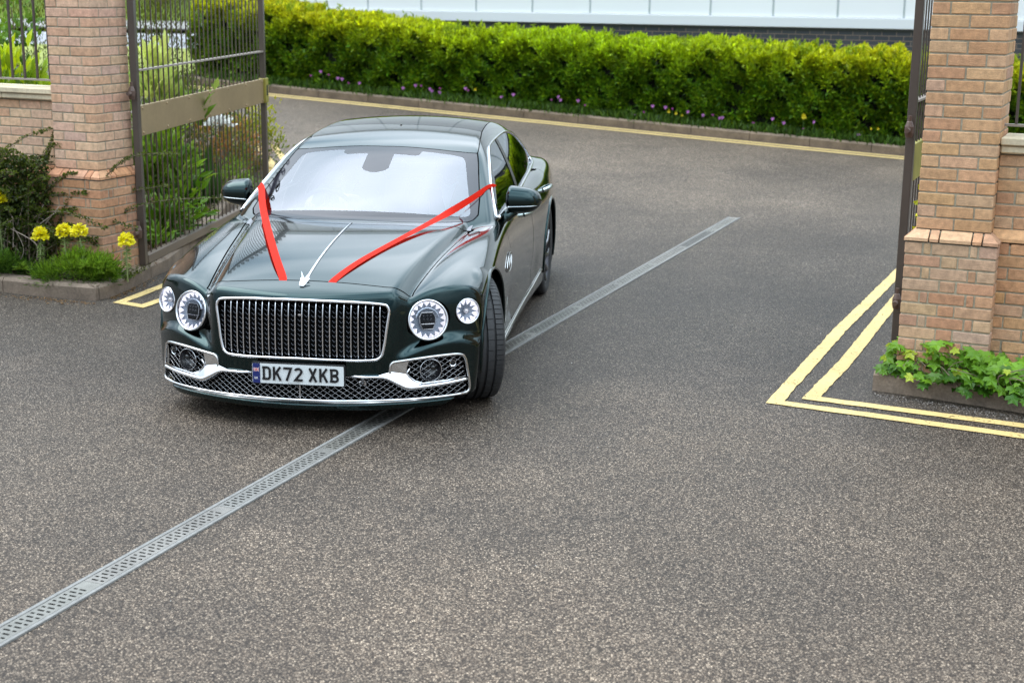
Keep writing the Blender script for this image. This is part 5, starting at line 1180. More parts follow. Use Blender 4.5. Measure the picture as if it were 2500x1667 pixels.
def stroke(pts, t_, l_, m, name, parent=pl, off=(0, 0)):
    """list of polylines drawn as bands with square ends, mitred"""
    mb = MB()
    for p_ in pts:
        p_ = np.array(p_, float); closed = np.allclose(p_[0], p_[-1]); n_ = len(p_); Lf, Rt = [], []
        for i in range(n_):
            a_ = p_[i-1] if i > 0 else (p_[-2] if closed else None); c_ = p_[i+1] if i < n_-1 else (p_[1] if closed else None)
            d1_ = (p_[i]-a_)/np.linalg.norm(p_[i]-a_) if a_ is not None else None; d2_ = (c_-p_[i])/np.linalg.norm(c_-p_[i]) if c_ is not None else None
            if d1_ is None: d1_ = d2_
            if d2_ is None: d2_ = d1_
            h_ = d1_+d2_; h_ /= np.linalg.norm(h_); nn = np.array([-h_[1], h_[0]]); s_ = t_/2/max(.4, abs(h_ @ d1_)); Lf.append(p_[i]+nn*s_); Rt.append(p_[i]-nn*s_)
        V_ = [plate_pt(u+off[0], v+off[1], l_) for u, v in Lf+Rt]; mb.add(V_, [(i, i+1, n_+i+1, n_+i) for i in range(n_-1)])
    return mb.build(name, m, parent)
T2_ = .0135; w_, h_ = .050, .079; t2 = T2_/2
def arc2(cx_, cy_, rx, ry, a0, a1, n=8): return [(cx_+rx*math.cos(R(a0+(a1-a0)*k/n)), cy_+ry*math.sin(R(a0+(a1-a0)*k/n))) for k in range(n+1)]
GL = {'D': [[(0+t2+.002, 0), (t2+.002, h_)], [(-.001, t2), (w_*.55, t2)]+arc2(w_*.58, .022, w_*.42-t2, .022-t2, -90, 0, 6)+arc2(w_*.58, h_-.022, w_*.42-t2, .022-t2, 0, 90, 6)+[(-.001, h_-t2)]],
      'K': [[(t2, 0), (t2, h_)], [(w_-t2*.9, h_), (t2*1.8, .034)], [(w_*.40, .050), (w_-t2*.8, 0)]],
      '7': [[(0, h_-t2), (w_-t2*.9, h_-t2), (w_*.36, 0)]],
      '2': [arc2(w_/2, h_-.0225, w_/2-t2, .0225-t2, 165, -30, 10)+[(t2*1.1, t2), (w_, t2)]],
      'X': [[(t2*.9, h_), (w_-t2*.9, 0)], [(w_-t2*.9, h_), (t2*.9, 0)]],
      'B': [[(t2+.002, 0), (t2+.002, h_)], [(-.001, t2), (w_*.6, t2)]+arc2(w_*.62, .0215, w_*.38-t2, .0215-t2, -90, 90, 8)+[(.01, h_*.5+.001)], [(-.001, h_-t2), (w_*.6, h_-t2)]+arc2(w_*.62, h_-.0215, w_*.38-t2-.001, .0215-t2, 90, -90, 8)+[(.01, h_*.5+.001)]]}
ux = .0585
for ch in 'DK72 XKB':
    if ch == ' ': ux += .022; continue
    stroke(GL[ch], T2_, .0148, BLK2, 'plate_character', off=(ux, .019)); ux += .061
uk = {'U': [[(0, .013), (0, .004), (.0015, .001), (.0055, .001), (.007, .004), (.007, .013)]], 'K': [[(0, 0), (0, .013)], [(.0068, .013), (.001, .0062)], [(.003, .0085), (.007, 0)]]}
stroke(uk['U'], .0024, .0150, WH, 'plate_character', off=(.012, .022)); stroke(uk['K'], .0024, .0150, WH, 'plate_character', off=(.024, .022))
def text3d(txt, size, fn, m, name, parent):
    cu = bpy.data.curves.new('t', 'FONT'); cu.body = txt; cu.size = size; ob = bpy.data.objects.new('t', cu); COL.objects.link(ob)
    dg = bpy.context.evaluated_depsgraph_get(); me = bpy.data.meshes.new_from_object(ob.evaluated_get(dg)); bpy.data.objects.remove(ob)
    for v in me.vertices: v.co = Vector(fn(v.co.x, v.co.y))
    return link(name, me, m, parent)
text3d('Bentley Motors Limited', .0068, lambda a_, b_: plate_pt(.205+a_, .0055+b_, .0148), BLK2, 'plate_maker_text', pl)
# ---- head lamps
WHT = mat('lamp_crystal', (.95, .95, 1.0), .08, metal=.6, emis=((.92, .90, 1.0), .55)); BLUC = mat('lamp_facets', (.34, .39, .47), .35, metal=.45, noise=[(420, .45)], bump=(500, .002)); DKL = mat('lamp_module', (.006, .005, .005), .3, spec=.12)
def head_lamp(sx, cx_, cz_, r_, nrm, yc, teeth, big):
    root = empty('head_lamp', (0, 0, 0), parent=car); nrm = np.array(nrm, float)*np.array([sx, 1, 1]); nrm /= np.linalg.norm(nrm); A_ = quat_axes(nrm); c_ = np.array([sx*cx_, yc, cz_])
    mb = MB(); mb.lathe([(r_*1.00, -.03), (r_*1.035, .0), (r_*1.035, .006), (r_*.99, .012), (r_*.93, .008), (r_*.91, -.002), (r_*.90, -.02)], c_, A_, n=56); mb.build('lamp_ring', CHROME, root, smooth=True)
    mb = MB(); mb.lathe([(r_*1.045, -.04), (r_*1.06, -.001), (r_*1.06, .001)], c_, A_, n=48); mb.build('lamp_seal', MATTE, root)
    P2 = lambda u, v, w__: c_+A_[0]*u+A_[1]*v+A_[2]*w__
    # outer ring of bright pointed crystals
    mb = MB(); V_ = []; F_ = []; n_ = teeth
    for k in range(n_):
        a0 = 2*math.pi*k/n_; a1 = 2*math.pi*(k+1)/n_; am = (a0+a1)/2; b_ = len(V_); ro_, ri = r_*.91, r_*(.68 if big else .50)
        V_ += [P2(ro_*math.cos(a0), ro_*math.sin(a0), -.010), P2(ro_*math.cos(a1), ro_*math.sin(a1), -.010), P2(ri*math.cos(am), ri*math.sin(am), -.020), P2(ro_*.985*math.cos(am), ro_*.985*math.sin(am), -.006)]; F_ += [(b_, b_+3, b_+2), (b_+3, b_+1, b_+2)]
    mb.add(V_, F_); mb.lathe([(r_*.93, -.008), (r_*.87, -.0085)], c_, A_, n=56); mb.build('crystal_ring', WHT, root)
    mb = MB(); prof = [(r_*.92, -.016)]+[(r_*q, -.020-.03*(1-q)) for q in (.8, .6, .4, .25, 0.01)]
    mb.lathe(prof, c_, A_, n=64); rf = mb.build('reflector', BLUC, root); 
    if big:
        hx, hz = .041, .044; o_ = [(-hx*.75, hz), (hx*.75, hz), (hx*1.05, hz*.5), (hx*1.05, -hz*.3), (hx*.72, -hz*1.05), (-hx*.72, -hz*1.05), (-hx*1.05, -hz*.3), (-hx*1.05, hz*.5)]
        u_, v_ = A_[0], A_[1]
        # module axes: horizontal and vertical on the lamp plane
        vv = np.array([0, 0, 1.])-nrm*nrm[2]; vv /= np.linalg.norm(vv); uu = np.cross(vv, nrm)
        PP = lambda a_, b_, w__: c_+uu*a_+vv*b_+nrm*w__
        mb = MB(); q = [PP(a_, b_-.004, -.012) for a_, b_ in o_]; mb.add(q+[PP(a_*.96, b_*.96-.004, -.05) for a_, b_ in o_], [tuple(range(8))]+[(i, (i+1) % 8, 8+(i+1) % 8, 8+i) for i in range(8)]); mb.build('led_module', DKL, root)
        mb = MB(); mb.tube([PP(a_*1.04, b_*1.04-.004, -.010) for a_, b_ in o_], .0016, 6, closed=True); mb.tube([PP(-hx*.92, -hz*.52, -.009), PP(hx*.92, -hz*.52, -.009)], .0020, 6); mb.build('module_trim', SATIN, root)
        mb = MB()
        for k in range(3):
            for j in range(2): mb.lathe([(.007, -.011), (.005, -.008), (0, -.007)], PP(-.021+.021*k, .004+.020*j, 0), A_, n=10)
        mb.build('led_lens', BLACK, root, smooth=True)
        mb = MB(); mb.tube([PP(r_*.60*math.cos(q), r_*.60*math.sin(q)-.0, -.012) for q in np.linspace(R(15), R(165), 20)], .0065, 6, flat=.5); mb.build('light_blade', mat('blade_clear', (.55, .62, .7), .1, metal=.6) if not bpy.data.materials.get('blade_clear') else bpy.data.materials['blade_clear'], root, smooth=True)
    else:
        mb = MB(); mb.lathe([(.016, -.03), (.016, -.012), (.008, -.006), (0, -.004)], c_, A_, n=16); mb.build('centre_bulb', SATIN, root, smooth=True)
    mb = MB(); mb.lathe([(r_*.92*math.cos(q), .004+.014*math.sin(q)) for q in np.linspace(0, math.pi/2-.01, 7)], c_, A_, n=40); mb.build('lamp_lens', LENS, root, smooth=True)
for sx in (1, -1):
    head_lamp(sx, HL[0], HL[1], .113, (.44, -1, .22), .284, 17, True)
    head_lamp(sx, SL[0], SL[1], .0715, (.62, -1, .16), .446, 11, False)
# ---- bonnet strip and mascot
q = [[0, y, float(Tf(np.array(0.), np.array(y)))+.004] for y in np.linspace(.262, 1.36, 26)]; mb = MB(); mb.tube(q, np.interp(np.linspace(0, 1, 26), [0, .3, 1], [.0095, .0075, .0055]), 8, flat=.6, upv=(0, -.2, 1)); mb.build('bonnet_strip', CHROME, car, smooth=True)
ms = empty('bonnet_emblem', (0, 0, 0), parent=car); z0 = float(Tf(np.array(0.), np.array(.19)))
nb_ = np.array([0, -.62, .78]); A_ = quat_axes(nb_, (1, 0, 0)); c_ = np.array([0, .200, z0+.016])
mb = MB(); o_ = [(-.021, .030), (.026, .028), (.029, .022), (.006, -.028), (-.016, -.028), (-.021, -.022)]; lo_ = [c_+A_[0]*a_+A_[1]*b_*-1*-1 for a_, b_ in o_]; hi_ = [p_+nb_*.006 for p_ in lo_]
mb.add(lo_+hi_, [tuple(range(6, 12)), tuple(range(6))[::-1]]+[(i, (i+1) % 6, 6+(i+1) % 6, 6+i) for i in range(6)]); mb.build('emblem_plate', CHROME, ms)
mb = MB(); mb.add([c_+A_[0]*a_+A_[1]*b_+nb_*.0066 for a_, b_ in [(-.012, .018), (-.004, .012), (.004, .019), (.010, .019), (.001, .004), (.001, -.018), (-.003, -.018), (-.003, .004)]], [tuple(range(8))]); mb.build('emblem_mark', mat('emblem_dark', (.03, .01, .015), .4), ms)
mb = MB()
for sg in (-1, 1): mb.add([[0, .232, z0+.020], [sg*.010, .250, z0+.028], [sg*.030, .262, z0+.070], [sg*.022, .240, z0+.035], [sg*.004, .222, z0+.018]], [(0, 1, 2, 3, 4)])
mb.tube([[0, .27, z0+.030], [0, .245, z0+.028], [0, .222, z0+.022]], (.006, .009, .004), 8); mb.build('emblem_wings', CHROME, ms, smooth=False)
# ---- window trims
for sx in (1, -1):
    q = []
    for y, z in DLO:
        p_, g_ = side_pt(y, z, sx, .004); q.append(p_)
    mb = MB(); n_ = len(q); mb.tube(q, .0095, 6, closed=True); mb.build('window_trim', CHROME, car, smooth=True)
    q = [side_pt(y, z-.004, sx, .006)[0] for y, z in [(1.84, .957), (2.0, .962), (2.3, .972), (2.6, .982), (3.02, .994), (3.457, 1.012), (3.8, 1.014), (4.1, 1.016), (4.4, 1.017), (4.56, 1.024)]]; mb = MB(); mb.tube(smooth_path(q, 3), .0135, 8); mb.build('belt_trim', CHROME, car, smooth=True)
    # sill brightwork
    q = [side_pt(y, z, sx, .004)[0] for y, z in zip(np.linspace(1.42, 3.52, 20), np.interp(np.linspace(1.42, 3.52, 20), [1.42, 2.36, 3.1, 3.52], [.225, .238, .255, .30]))]; mb = MB(); mb.tube(q, .009, 6); mb.build('sill_trim', SATIN, car, smooth=True)
    # wheel arch lips
    for yc in (.93, 4.059):
        q = [side_pt(yc+.412*math.cos(R(a_)), .375+.412*math.sin(R(a_)), sx, .0005)[0] for a_ in np.linspace(-18 if yc > 2 else -22, 198, 40)]; mb = MB(); mb.tube(q, .010, 8); mb.build('arch_lip', PAINT, car, smooth=True)
    # door handles
    for yh, zh in ((2.72, .845), (3.74, .885)):
        p0, g0 = side_pt(yh, zh, sx, .0); p3, g3 = side_pt(yh+.21, zh+.004, sx, .0)
        q = smooth_path([p0, p0*.8+p3*.2+g0*.040, p0*.5+p3*.5+g0*.050, p0*.2+p3*.8+g0*.042, p3], 5); mb = MB(); mb.tube(q, .0125, 8, flat=1.3); mb.build('door_handle', mat('handle_chrome', (.55, .62, .60), .1, metal=1) if not bpy.data.materials.get('handle_chrome') else bpy.data.materials['handle_chrome'], car, smooth=True)
    # wing vent with bright slats
    vt = empty('wing_vent', (0, 0, 0), parent=car); co = [(1.50, .690), (1.66, .745), (1.775, .735), (1.70, .665), (1.56, .650)]
    q = [side_pt(y, z, sx, .006)[0] for y, z in co]; mb = MB(); mb.tube(smooth_path(q, 4, closed=True), .004, 6, closed=True); mb.build('vent_frame', SATIN, vt, smooth=True)
    mb = MB(); mb.add([side_pt(y, z, sx, .002)[0] for y, z in co], [tuple(range(5))]); mb.build('vent_backing', MATTE, vt)
    for k in range(3):
        y_ = 1.575+.05*k; mb = MB(); mb.tube([side_pt(y_, .657+.006*k, sx, .008)[0], side_pt(y_+.045, .728+.004*k, sx, .008)[0]], .003, 6); mb.build('vent_slat', SATIN, vt, smooth=True)
    # door mirrors
    mr_ = empty('door_mirror', (0, 0, 0), parent=car)
    def mirror_shell():
        n_, m_ = 28, 18; V_ = []; F_ = []
        for i in range(m_+1):
            t_ = i/m_; xx = .888+.236*t_   # inner to outer
            zc_ = 1.036-.006*t_; rz_ = (.098-.012*t_-.028*t_**3)*math.sqrt(max(.0, 1-max(0, (t_-.62)/.38)**2.4))*min(1, (.25+t_*9)**.5) ; ry = .085*math.sqrt(max(0.0, 1-max(0, (t_-.5)/.5)**2.6))*min(1, (.25+t_*9)**.5)
            yc_ = 2.125+.05*t_
            for k in range(n_):
                a_ = 2*math.pi*k/n_; ca_, sa_ = math.cos(a_), math.sin(a_); sq = (abs(ca_)**3.0+abs(sa_)**3.0)**(-1/3.0) if ca_ > 0 else (abs(ca_)**2.2+abs(sa_)**2.2)**(-1/2.2)
                V_.append([sx*xx, yc_+ry*ca_*sq*(.55 if ca_ > 0 else 1.15), zc_+rz_*sa_*sq])
        for i in range(m_):
            for k in range(n_): F_.append((i*n_+k, i*n_+(k+1) % n_, (i+1)*n_+(k+1) % n_, (i+1)*n_+k))
        F_ += [tuple(range(n_)), tuple(m_*n_+k for k in range(n_))[::-1]]; return V_, F_
    V_, F_ = mirror_shell(); mb = MB(); mb.add(V_, F_); mb.build('mirror_shell', PAINT, mr_, smooth=True, auto=50)
    q = [[sx*(.905+.205*t_), 2.125+.05*t_-.098*math.sqrt(max(0, 1-max(0, (t_-.5)/.5)**2.6))*.97, 1.000+.004*t_] for t_ in np.linspace(0, .97, 14)]; mb = MB(); mb.tube(q, .0065, 6, flat=.6); mb.build('indicator_strip', mat('indicator', (.55, .58, .60), .15, metal=.7) if not bpy.data.materials.get('indicator') else bpy.data.materials['indicator'], mr_, smooth=True)
    mb = MB(); mb.tube(smooth_path([(sx*.855, 2.06, .915), (sx*.885, 2.07, .925), (sx*.925, 2.10, .955), (sx*.965, 2.13, .985)], 5), [.040]*8+[.036]*8, 12, flat=.7, upv=(0, 1, 0)); mb.build('mirror_stalk', PAINT, mr_, smooth=True)
    mb = MB(); o_ = [(math.cos(q)*.085, math.sin(q)*.048) for q in np.linspace(0, 2*math.pi, 21)[:-1]]; mb.add([[sx*(1.0+a_), 2.192+.02*a_/.085*.5, 1.028+b_] for a_, b_ in o_], [tuple(range(20))]); mb.build('mirror_glass', mat('mirror_silver', (.9, .9, .9), .02, metal=1) if not bpy.data.materials.get('mirror_silver') else bpy.data.materials['mirror_silver'], mr_)
# antenna fin at the roof joint
mb = MB(); zr = float(Rf(np.array(0.), np.array(2.925))); mb.box((0, 2.922, zr+.002), (.008, .03, .008)); mb.build('sensor_stub', BLACK, car)
# ---- wheels
def wheel(x, y, sx, steer):
    root = empty('wheel', (x, y, .373), steer, car)
    Rt, W_ = .373, .270; segs = 76; ang = []
    for k in range(segs):
        for f_ in (0, .84, .88, .96): ang.append(2*math.pi*(k+f_)/segs)
    ang = np.array(ang); cut = np.tile([0, 0, 1, 1], segs)
    prof = [(-.122, .283, 0), (-.135, .315, 0), (-.134, .345, 0), (-.124, .362, 0), (-.112, .369, 1), (-.078, .3722, 1), (-.074, .358, 0), (-.068, .358, 0), (-.064, .3728, 2), (-.028, .3732, 2), (-.024, .358, 0), (-.016, .358, 0), (-.012, .3733, 0), (.012, .3733, 0), (.016, .358, 0), (.024, .358, 0), (.028, .3732, 2), (.064, .3728, 2), (.068, .358, 0), (.074, .358, 0), (.078, .3722, 1), (.112, .369, 1), (.124, .362, 0), (.134, .345, 0), (.135, .315, 0), (.122, .283, 0)]
    V_ = []
    for px_, pr_, kk in prof:
        r_ = np.full(len(ang), pr_)-(.010*cut if kk == 1 else (.006*cut*(np.arange(len(ang))//4 % 2) if kk == 2 else 0)); V_.append(np.c_[np.full(len(ang), px_), r_*np.cos(ang), r_*np.sin(ang)])
    n_ = len(ang); F_ = [(i*n_+k, i*n_+(k+1) % n_, (i+1)*n_+(k+1) % n_, (i+1)*n_+k) for i in range(len(prof)-1) for k in range(n_)]
    mb = MB(); mb.add(np.concatenate(V_), F_); mb.build('tyre', RUBBER, root, smooth=True, auto=35)
    mb = MB(); AXw = np.array([[0, 1., 0], [0, 0, 1.], [1., 0, 0]])
    mb.lathe([(.283, -.12), (.270, -.115), (.262, -.09), (.255, .08), (.268, .112), (.276, .124), (.284, .126), (.286, .118)] if sx > 0 else [(.286, -.118), (.284, -.126), (.276, -.124), (.268, -.112), (.255, -.08), (.262, .09), (.270, .115), (.283, .12)], (0, 0, 0), AXw, n=48)
    mb.build('rim', mat('rim_dark', (.05, .05, .055), .3, metal=1) if not bpy.data.materials.get('rim_dark') else bpy.data.materials['rim_dark'], root, smooth=True); RS_ = (mat('rim_silver', (.30, .30, .31), .25, metal=1) if not bpy.data.materials.get('rim_silver') else bpy.data.materials['rim_silver'])
    for k in range(10):
        a_ = 2*math.pi*k/10; mb = MB(); pts = []; 
        for t_ in np.linspace(0, 1, 8): rr_ = .05+.215*t_; aa = a_+.42*t_*t_*(1 if sx > 0 else -1); pts.append([sx*(.075+.035*t_+.012*math.sin(t_*3.1)), rr_*math.cos(aa), rr_*math.sin(aa)])
        mb.tube(pts, np.linspace(.013, .024, 8), 8, flat=.6, upv=(1, 0, 0)); mb.build('spoke', bpy.data.materials['rim_silver'] if k % 2 == 0 else BLACK, root, smooth=True)
    mb = MB(); mb.lathe([(.060, 0), (.058, .03), (.035, .045), (0, .048)], (sx*.06, 0, 0), np.array([[0, 1., 0], [0, 0, 1.*sx], [1.*sx, 0, 0]]), n=24); mb.build('hub', BLACK, root, smooth=True)
    mb = MB(); mb.lathe([(.19, -.01), (.19, .01), (0, .01)], (sx*.0, 0, 0), np.array([[0, 1., 0], [0, 0, 1.*sx], [1.*sx, 0, 0]]), n=32); mb.build('brake_disc', mat('disc_steel', (.2, .2, .2), .4, metal=.9) if not bpy.data.materials.get('disc_steel') else bpy.data.materials['disc_steel'], root)
    return root
ST = R(21)
wheel(.842, .885, 1, ST); wheel(-.842, .885, -1, ST*.85); wheel(.835, 4.059, 1, 0); wheel(-.835, 4.059, -1, 0)
# ---- underbody, wheel wells, engine bay: keeps daylight out of the gaps
ub = MB(); ub.box((0, .72, .46), (.96, .72, .40)); ub.box((0, 2.5, .20), (1.62, 2.35, .06)); ub.box((0, 4.15, .30), (1.15, 2.1, .2)); ub.box((0, 1.0, .20), (1.1, 1.1, .05)); ub.box((0, 1.46, .58), (1.50, .05, .62)); ub.box((0, 4.6, .62), (1.3, 1.0, .5))
ub.build('underbody', MATTE, car)
for sx in (1, -1):
    for yc in (.93, 4.059):
        mb = MB(); a_ = np.linspace(R(-25), R(205), 30); V_ = []
        for xx in (.50, .93): V_ += [[sx*xx, yc+.415*math.cos(q), .375+.415*math.sin(q)] for q in a_]
        mb.add(V_, [(i, i+1, 31+i, 30+i) for i in range(29)]+[tuple(range(30))]); mb.build('wheel_well', MATTE, car)
# ---- cabin
cb_ = empty('cabin', (0, 0, 0), parent=car)
LEA = mat('cream_leather', (.50, .47, .42), .5, noise=[(6, .08)]); DSH = mat('dash_leather', (.20, .21, .23), .45); CAR = mat('carpet', (.06, .06, .06), .9); LEAD = mat('dark_leather', (.06, .07, .075), .5)
mb = MB(); prof = [(1.50, .93), (1.62, .955), (1.80, .965), (1.98, .95), (2.06, .90), (2.04, .78), (2.10, .60)]; nxx = 13; V_ = []
for x in np.linspace(-.74, .74, nxx):
    hump = .028*math.exp(-((x+.37)/.20)**2)
    for y, z in prof: V_.append([x, y, z+hump*(1.75 < y < 2.02)-.02*abs(x)**2])
m_ = len(prof); mb.add(V_, [(i*m_+k, i*m_+k+1, (i+1)*m_+k+1, (i+1)*m_+k) for i in range(nxx-1) for k in range(m_-1)]); mb.build('dashboard', DSH, cb_, smooth=True)
mb = MB(); mb.box((0, 2.6, .55), (.24, 1.5, .28), bev=.03); mb.build('centre_console', LEAD, cb_)
def seat(x, y):
    s_ = empty('seat', (x, y, 0), parent=cb_)
    mb = MB(); mb.box((0, 0, .44), (.50, .52, .16), bev=.05); mb.build('seat_cushion', LEA, s_, smooth=True, auto=60)
    mb = MB(); A_ = np.array([[1, 0, 0], [0, math.cos(R(-20)), math.sin(R(-20))], [0, -math.sin(R(-20)), math.cos(R(-20))]]); mb.box((0, .36, .78), (.48, .15, .62), A_, bev=.05); mb.build('seat_back', LEA, s_, smooth=True, auto=60)
    mb = MB(); mb.box((0, .50, 1.15), (.27, .10, .17), A_, bev=.035); mb.build('head_rest', LEA, s_, smooth=True, auto=60)
for x in (.37, -.37): seat(x, 2.62)
for x in (.40, -.40): seat(x, 3.55)
mb = MB(); sw = empty('steering_wheel', (0, 0, 0), parent=cb_); c_ = np.array([-.37, 2.20, .905]); nw = unit(np.array([0, .88, .47])); A_ = quat_axes(nw, (1, 0, 0)); t_ = np.linspace(0, 2*math.pi, 33)[:-1]
mb.tube([c_+A_[0]*.185*math.cos(q)+A_[1]*.185*math.sin(q) for q in t_], .0155, 10, closed=True); mb.build('wheel_rim', LEAD, sw, smooth=True)
mb = MB(); mb.lathe([(.07, -.01), (.065, .02), (0, .03)], c_, A_, n=20)
for q in (R(0), R(180), R(270)): mb.tube([c_, c_+A_[0]*.18*math.cos(q)+A_[1]*.18*math.sin(q)], .014, 6)
mb.build('wheel_hub', DSH, sw, smooth=True)
mb = MB(); mb.box((0, 2.43, 1.272), (.22, .03, .065), bev=.012); mb.build('rear_view_mirror', BLACK, cb_)
mb = MB(); mb.box((0, 3.9, 1.0), (1.2, .9, .02)); mb.build('parcel_shelf', CAR, cb_)
# ------------------------------------------------------------------ ribbons
RIB = mat('red_ribbon', (.82, .028, .012), .6, spec=.12, noise=[(12, .04)])
t_ = RIB.node_tree; tr_ = t_.nodes.new('ShaderNodeBsdfTranslucent'); tr_.inputs[0].default_value = (.85, .03, .015, 1); ms_ = t_.nodes.new('ShaderNodeMixShader'); ms_.inputs[0].default_value = .35
t_.links.new(t_.nodes['Principled BSDF'].outputs[0], ms_.inputs[1]); t_.links.new(tr_.outputs[0], ms_.inputs[2]); t_.links.new(ms_.outputs[0], t_.nodes['Material Output'].inputs[0])
def to_world(p_): return np.array([CX+p_[0]*math.cos(CA)-p_[1]*math.sin(CA), CY+p_[0]*math.sin(CA)+p_[1]*math.cos(CA), p_[2]])
def ribbon(pts, wdir, label, base):
    """flat satin band through car-space points; wdir: width direction at each point"""
    n_ = 60; P_ = smooth_path(pts, 8)
    for _ in range(30): P_[1:-1] = (P_[:-2]+2*P_[1:-1]+P_[2:])/4
    t_ = np.linspace(0, 1, len(P_)); Wd = np.array([[np.interp(t, np.linspace(0, 1, len(wdir)), [w_[k] for w_ in wdir]) for k in range(3)] for t in t_])
    tg = unit(np.gradient(P_, axis=0)); Wd = unit(Wd-(Wd*tg).sum(1, keepdims=True)*tg); nn = np.cross(tg, Wd)
    hw = .0225; rows_ = []
    for k in (-1, -.33, .33, 1): rows_.append(P_+Wd*hw*k+nn*.0015*(1-abs(k)))
    root = to_world(base); V_ = np.array([to_world(q) for r_ in rows_ for q in r_])-root; m_ = len(P_)
    V_ = np.concatenate([V_, V_-np.array([0, 0, .0006])]); F_ = [(r_*m_+i, r_*m_+i+1, (r_+1)*m_+i+1, (r_+1)*m_+i) for r_ in range(3) for i in range(m_-1)]
    o = link('ribbon', mesh_np('ribbon', V_[:4*m_], F_, smooth=True), RIB); o.location = root; tag(o, label, 'ribbon', 'red ribbons on the car bonnet'); return o
RL = [(-.812, 2.055, 1.100), (-.790, 1.990, 1.108), (-.739, 1.871, 1.100), (-.680, 1.664, 1.070), (-.632, 1.527, 1.030), (-.546, 1.285, 1.000), (-.426, .946, .979), (-.336, .712, .949), (-.258, .517, .911), (-.193, .374, .866), (-.136, .262, .822), (-.132, .238, .808)]
ribbon(RL, [(.2, .8, .5), (.5, .7, .3), (.8, .3, .1), (.95, .1, .1), (1, 0, 0), (1, 0, 0)], 'red ribbon on the gate leaf side of the bonnet strip', RL[-1])
RR = [(.800, 2.130, 1.118), (.779, 2.075, 1.134), (.728, 1.86, 1.098), (.640, 1.66, 1.050), (.555, 1.46, 1.008), (.478, 1.25, .977), (.388, .97, .943), (.278, .63, .900), (.211, .430, .864), (.158, .262, .822), (.152, .238, .808)]
ribbon(RR, [(-.1, .9, -.6), (.3, .9, -.2), (.6, .7, 0), (.9, .3, 0), (1, 0, 0), (1, 0, 0)], 'red ribbon slanting across the bonnet from the visible side windows to the nose', RR[-1])
# ------------------------------------------------------------------ people in the car
def skin(name, V_, E_, Rr, m, parent, sub=2, root=0):
    me = bpy.data.meshes.new(name); me.from_pydata([tuple(v) for v in V_], E_, []); o = link(name, me, m, parent)
    o.modifiers.new('skin', 'SKIN').use_smooth_shade = True; s_ = o.modifiers.new('sub', 'SUBSURF'); s_.levels = s_.render_levels = sub
    if not me.skin_vertices:
        bm = bmesh.new(); bm.from_mesh(me); bm.verts.layers.skin.verify(); bm.to_mesh(me); bm.free()
    for i, r_ in enumerate(Rr):
        sv = me.skin_vertices[0].data[i]; sv.radius = (r_, r_) if not isinstance(r_, tuple) else r_; sv.use_root = (i == root)
    return o
def tree_skel(spec):
    """spec: list of (name, parent or None, pos, radius)"""
    ids = {s_[0]: i for i, s_ in enumerate(spec)}; return [s_[2] for s_ in spec], [(ids[s_[1]], i) for i, s_ in enumerate(spec) if s_[1] is not None], [s_[3] for s_ in spec]
SKINM = mat('skin', (.55, .33, .25), .5, spec=.4)
def hand(side, wrist, palm_dir, fdir, curl, thumb):
    """skeleton of a hand: wrist -> palm -> five jointed fingers"""
    pd = unit(np.array(palm_dir, float)); fd = unit(np.array(fdir, float)); cu = unit(np.array(curl, float)); w_ = np.array(wrist, float); o = [('palm'+side, 'wri'+side, w_+pd*.045, (.030, .020))]
    for i, (off, ln) in enumerate(((-.030, .9), (-.010, 1.0), (.011, .95), (.031, .75))):
        b_ = w_+pd*.085+fd*off; o.append((f'k{i}{side}', 'palm'+side, b_, .0100)); p1 = b_+(pd*.6+cu*.55)*.036*ln; p2 = p1+(pd*.05+cu)*.026*ln; p3 = p2+(cu*.8-pd*.5)*.02*ln
        o += [(f'f{i}a{side}', f'k{i}{side}', p1, .0088), (f'f{i}b{side}', f'f{i}a{side}', p2, .0080), (f'f{i}c{side}', f'f{i}b{side}', p3, .0066)]
    tb = w_+pd*.03+fd*(-.034)*thumb; o += [('t0'+side, 'palm'+side, tb, .0115), ('t1'+side, 't0'+side, tb+(pd*.5-fd*.6*thumb+cu*.3)*.032, .0098), ('t2'+side, 't1'+side, tb+(pd*.9-fd*.7*thumb+cu*.8)*.048, .0078)]
    return o
def face_head(c_, m, parent, tilt=0):
    """head surface with brow, nose, mouth, chin and ears as one mesh"""
    bm = bmesh.new(); bmesh.ops.create_uvsphere(bm, u_segments=40, v_segments=28, radius=1)
    for v in bm.verts:
        x, y, z = v.co; f_ = max(0, -y)   # -y is forward
        sx_ = .076*(1-.18*max(0, -z)**1.5); X = x*sx_; Y = y*.096; Z = z*.120
        if z < -.2: Y += .012*(-z-.2)*(-1 if y < 0 else -1.6); X *= 1-.22*(-z-.2)
        Y -= f_**10*0
        nose = math.exp(-((x/.14)**2+((z+.12)/.20)**2))*f_; Y -= .026*nose*(1 if z > -.42 else .4); Y -= .010*math.exp(-((x/.10)**2+((z+.27)/.08)**2))*f_
        for s_ in (-1, 1): Y += .012*math.exp(-(((x-s_*.36)/.17)**2+((z-.06)/.11)**2))*f_
        Y -= .006*math.exp(-((z-.22)/.09)**2)*math.exp(-(x/.55)**2)*f_; Y -= .007*math.exp(-((x/.26)**2+((z+.50)/.045)**2))*f_-.006*math.exp(-((x/.30)**2+((z+.56)/.022)**2))*f_-.006*math.exp(-((x/.24)**2+((z+.63)/.05)**2))*-f_*-1; Y -= .010*math.exp(-((x/.28)**2+((z+.86)/.12)**2))*f_
        if abs(x) > .93 and abs(z+.02) < .28 and abs(y-.05) < .3: X *= 1.22; Y += .010
        v.co = (X, Y, Z)
    me = bpy.data.meshes.new('head'); bm.to_mesh(me); bm.free(); me.polygons.foreach_set('use_smooth', [True]*len(me.polygons)); o = link('head', me, m, parent); o.location = c_; o.rotation_euler = (tilt, 0, 0); return o
